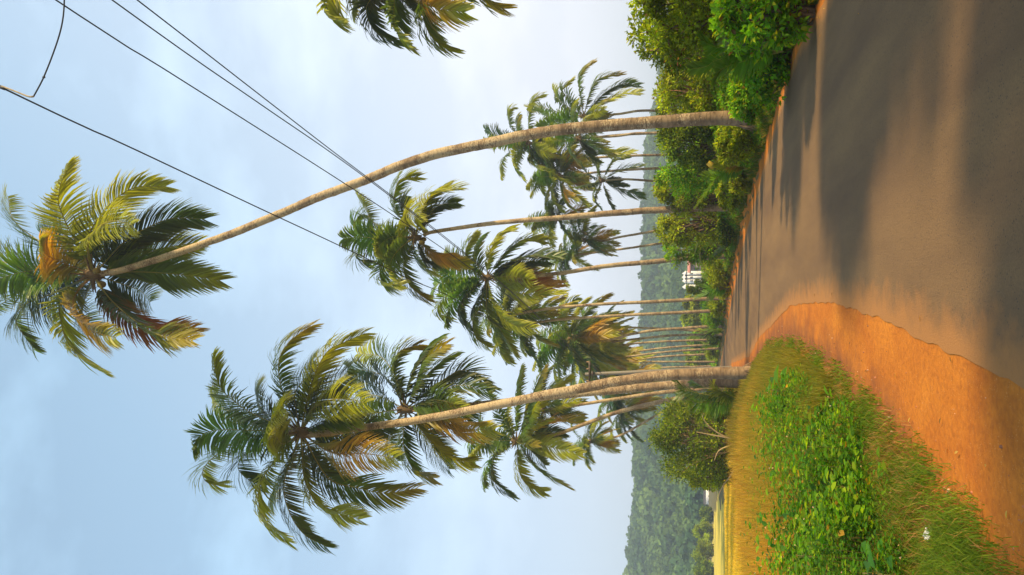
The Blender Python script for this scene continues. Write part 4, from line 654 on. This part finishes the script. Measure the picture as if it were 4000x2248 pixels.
# litter
P = W(3643, 2090, 5.62); g = Geo(); rg = np.random.default_rng(4); gxx, gyy = np.meshgrid(np.linspace(-1, 1, 7), np.linspace(-1, 1, 7), indexing='ij')
P[2] = float(gz(P[0], P[1])) + .035; V = np.stack([P[0] + gxx * .04 + rg.normal(0, .004, gxx.shape), P[1] + gyy * .055 + rg.normal(0, .004, gxx.shape), P[2] + .02 * wob(gxx * 2, gyy * 2, 1.7) + rg.normal(0, .006, gxx.shape) + .02], -1).reshape(-1, 3)
i, j = np.meshgrid(np.arange(6), np.arange(6), indexing='ij'); q = (i * 7 + j).ravel(); g.add(V, np.stack([q, q + 1, q + 8, q + 7], 1), (.82, .82, .8)); g.add(V + (0, 0, -.006), np.stack([q, q + 7, q + 8, q + 1], 1), (.82, .82, .8))
tag(put('plastic_scrap', g.mesh('plastic_scrap', M_PAINT)), 'crumpled white plastic scrap lying in the short grass', 'litter')
P = W(3665, 2068, 5.5); P[2] = float(gz(P[0], P[1])) + .05; g = Geo(); leaves(g, [P], [(-.4, 1, .1)], [(0.1, -.3, 1)], [.09], [.06], [(.35, .45, .12)])
tag(put('fallen_leaf', g.mesh('fallen_leaf', M_LEAF)), 'pale yellow-green leaf lying beside the white plastic scrap', 'leaf')

# ------------------------------------------------------------------ buildings
WH = (.82, .80, .76)
def prism(g, x0, x1, y0, y1, z0, z1, col, along='x'):      # gable roof
    if along == 'x':
        ym = (y0 + y1) / 2; V = [(x0, y0, z0), (x1, y0, z0), (x1, y1, z0), (x0, y1, z0), (x0, ym, z1), (x1, ym, z1)]; g.add(V, [(0, 1, 5, 4), (2, 3, 4, 5), (0, 4, 3, 3), (1, 2, 5, 5), (0, 3, 2, 1)][:2] + [(0, 3, 2, 1), (0, 4, 3, 0), (1, 2, 5, 1)][:1], col); g.add(V, [(3, 0, 4, 4), (1, 2, 5, 5)], col)
    else:
        xm = (x0 + x1) / 2; V = [(x0, y0, z0), (x1, y0, z0), (x1, y1, z0), (x0, y1, z0), (xm, y0, z1), (xm, y1, z1)]; g.add(V, [(1, 2, 5, 4), (3, 0, 4, 5), (0, 3, 2, 1)], col); g.add(V, [(0, 1, 4, 4), (2, 3, 5, 5)], col)
YC = 205.; pz = lambda x, y, Y: W(x, y, Y)
a, b = pz(2740, 1108, YC), pz(2676, 1060, YC); zb = float(gz(0, YC)) - .2; xA, xB = a[0], b[0]; zE = pz(2683, 1080, YC)[2]
ch = empty('church', ((xA + xB) / 2, YC, zb), 'white church with pointed pinnacles at the foot of the hill, among the palms', 'church'); of = np.array(((xA + xB) / 2, YC, zb))
g = Geo(); box(g, ((xA + xB) / 2, YC + 4, (zb + zE) / 2), (xB - xA, 8, zE - zb), WH); prism(g, xA, xB, YC - .02, YC + 8, zE + .003, zE + 1.3, WH, 'y'); put('wall', g.mesh('wall', M_PAINT, of), ch)
for y in (1070, 1084, 1098, 1122):
    tp = pz(2664, y, YC); zs = pz(2681, y, YC)[2]; g = Geo(); w_ = .62; yy = YC - .55; box(g, (tp[0], yy, (zb + zs) / 2), (w_ * 2, 1.1, zs - zb), WH); box(g, (tp[0], yy, zs + .15), (w_ * 2.3, 1.4, .3), WH)
    V = np.array([(-w_, -.5, 0), (w_, -.5, 0), (w_, .5, 0), (-w_, .5, 0), (0, 0, tp[2] - zs - .3)]) + (tp[0], yy, zs + .303); g.add(V, [(0, 1, 4, 4), (1, 2, 4, 4), (2, 3, 4, 4), (3, 0, 4, 4)], WH); put('tower', g.mesh('tower', M_PAINT, of), ch)
    g = Geo(); box(g, (tp[0], yy - .57, zs - 1.3), (.4, .06, .8), (.30, .28, .26)); put('window', g.mesh('window', M_PAINT, of), ch)
g = Geo(); box(g, ((xA + xB) / 2, YC - .05, zb + 2), (1.3, .12, 2.6), (.10, .06, .04)); put('door', g.mesh('door', M_PAINT, of), ch)
YH = 195.; xa, xb = pz(2712, 1062, YH)[0], pz(2712, 1008, YH)[0]; zr, ze = pz(2684, 1020, YH)[2], pz(2697, 1020, YH)[2]; of = np.array(((xa + xb) / 2, YH, 0.))
ho = empty('house', of, 'small house with pink tiled roof right of the white church', 'house'); g = Geo(); box(g, ((xa + xb) / 2, YH + 3, ze / 2), (xb - xa - .6, 6, ze), (.34, .25, .20)); put('wall', g.mesh('wall', M_PAINT, of), ho)
g = Geo(); prism(g, xa - .2, xb + .2, YH - .7, YH + 6.7, ze + .01, zr, (.62, .24, .17), 'x'); put('roof', g.mesh('roof', M_PAINT, of), ho)
for k in (-1, 1): g = Geo(); box(g, ((xa + xb) / 2 + k * 1.1, YH - .03, ze - 1.3), (.8, .1, 1.0), (.05, .045, .04)); put('window', g.mesh('window', M_PAINT, of), ho)
YB = 255.; xa, xb = pz(2770, 1972, YB)[0], pz(2770, 1906, YB)[0]; z1 = pz(2756, 1940, YB)[2]; of = np.array(((xa + xb) / 2, YB, 0.)); lh = empty('long_house', of, 'long low white house at the far edge of the yellow field', 'house')
g = Geo(); box(g, ((xa + xb) / 2, YB + 2.5, z1 / 2), (xb - xa, 5, z1), WH); put('wall', g.mesh('wall', M_PAINT, of), lh)
g = Geo(); prism(g, xa - .5, xb + .5, YB - .08, YB + 5.2, z1 + .01, z1 + .7, (.09, .08, .08), 'x'); put('roof', g.mesh('roof', M_PAINT, of), lh)
for k in (-.3, 0, .3): g = Geo(); box(g, ((xa + xb) / 2 + k * (xb - xa), YB - .03, .9), (.7, .1, .8), (.06, .06, .07)); put('window', g.mesh('window', M_PAINT, of), lh)
# ------------------------------------------------------------------ hazy air
hz = Geo(); box(hz, (0, 1900, 44), (6400, 4800, 92), (1, 1, 1)); me = hz.mesh('haze', M_PAINT); me.materials.clear()
mh = bpy.data.materials.new('haze_air'); mh.use_nodes = True; t = mh.node_tree; t.nodes.clear(); o = N(t, 'ShaderNodeOutputMaterial')
vp = N(t, 'ShaderNodeVolumePrincipled', i={'Density': .00095, 'Anisotropy': .2}); vp.inputs['Color'].default_value = (.72, .86, 1, 1); L(t, vp.outputs[0], o.inputs['Volume']); me.materials.append(mh)
tag(put('haze', me), 'thin pale haze in front of the hills', kind='stuff')
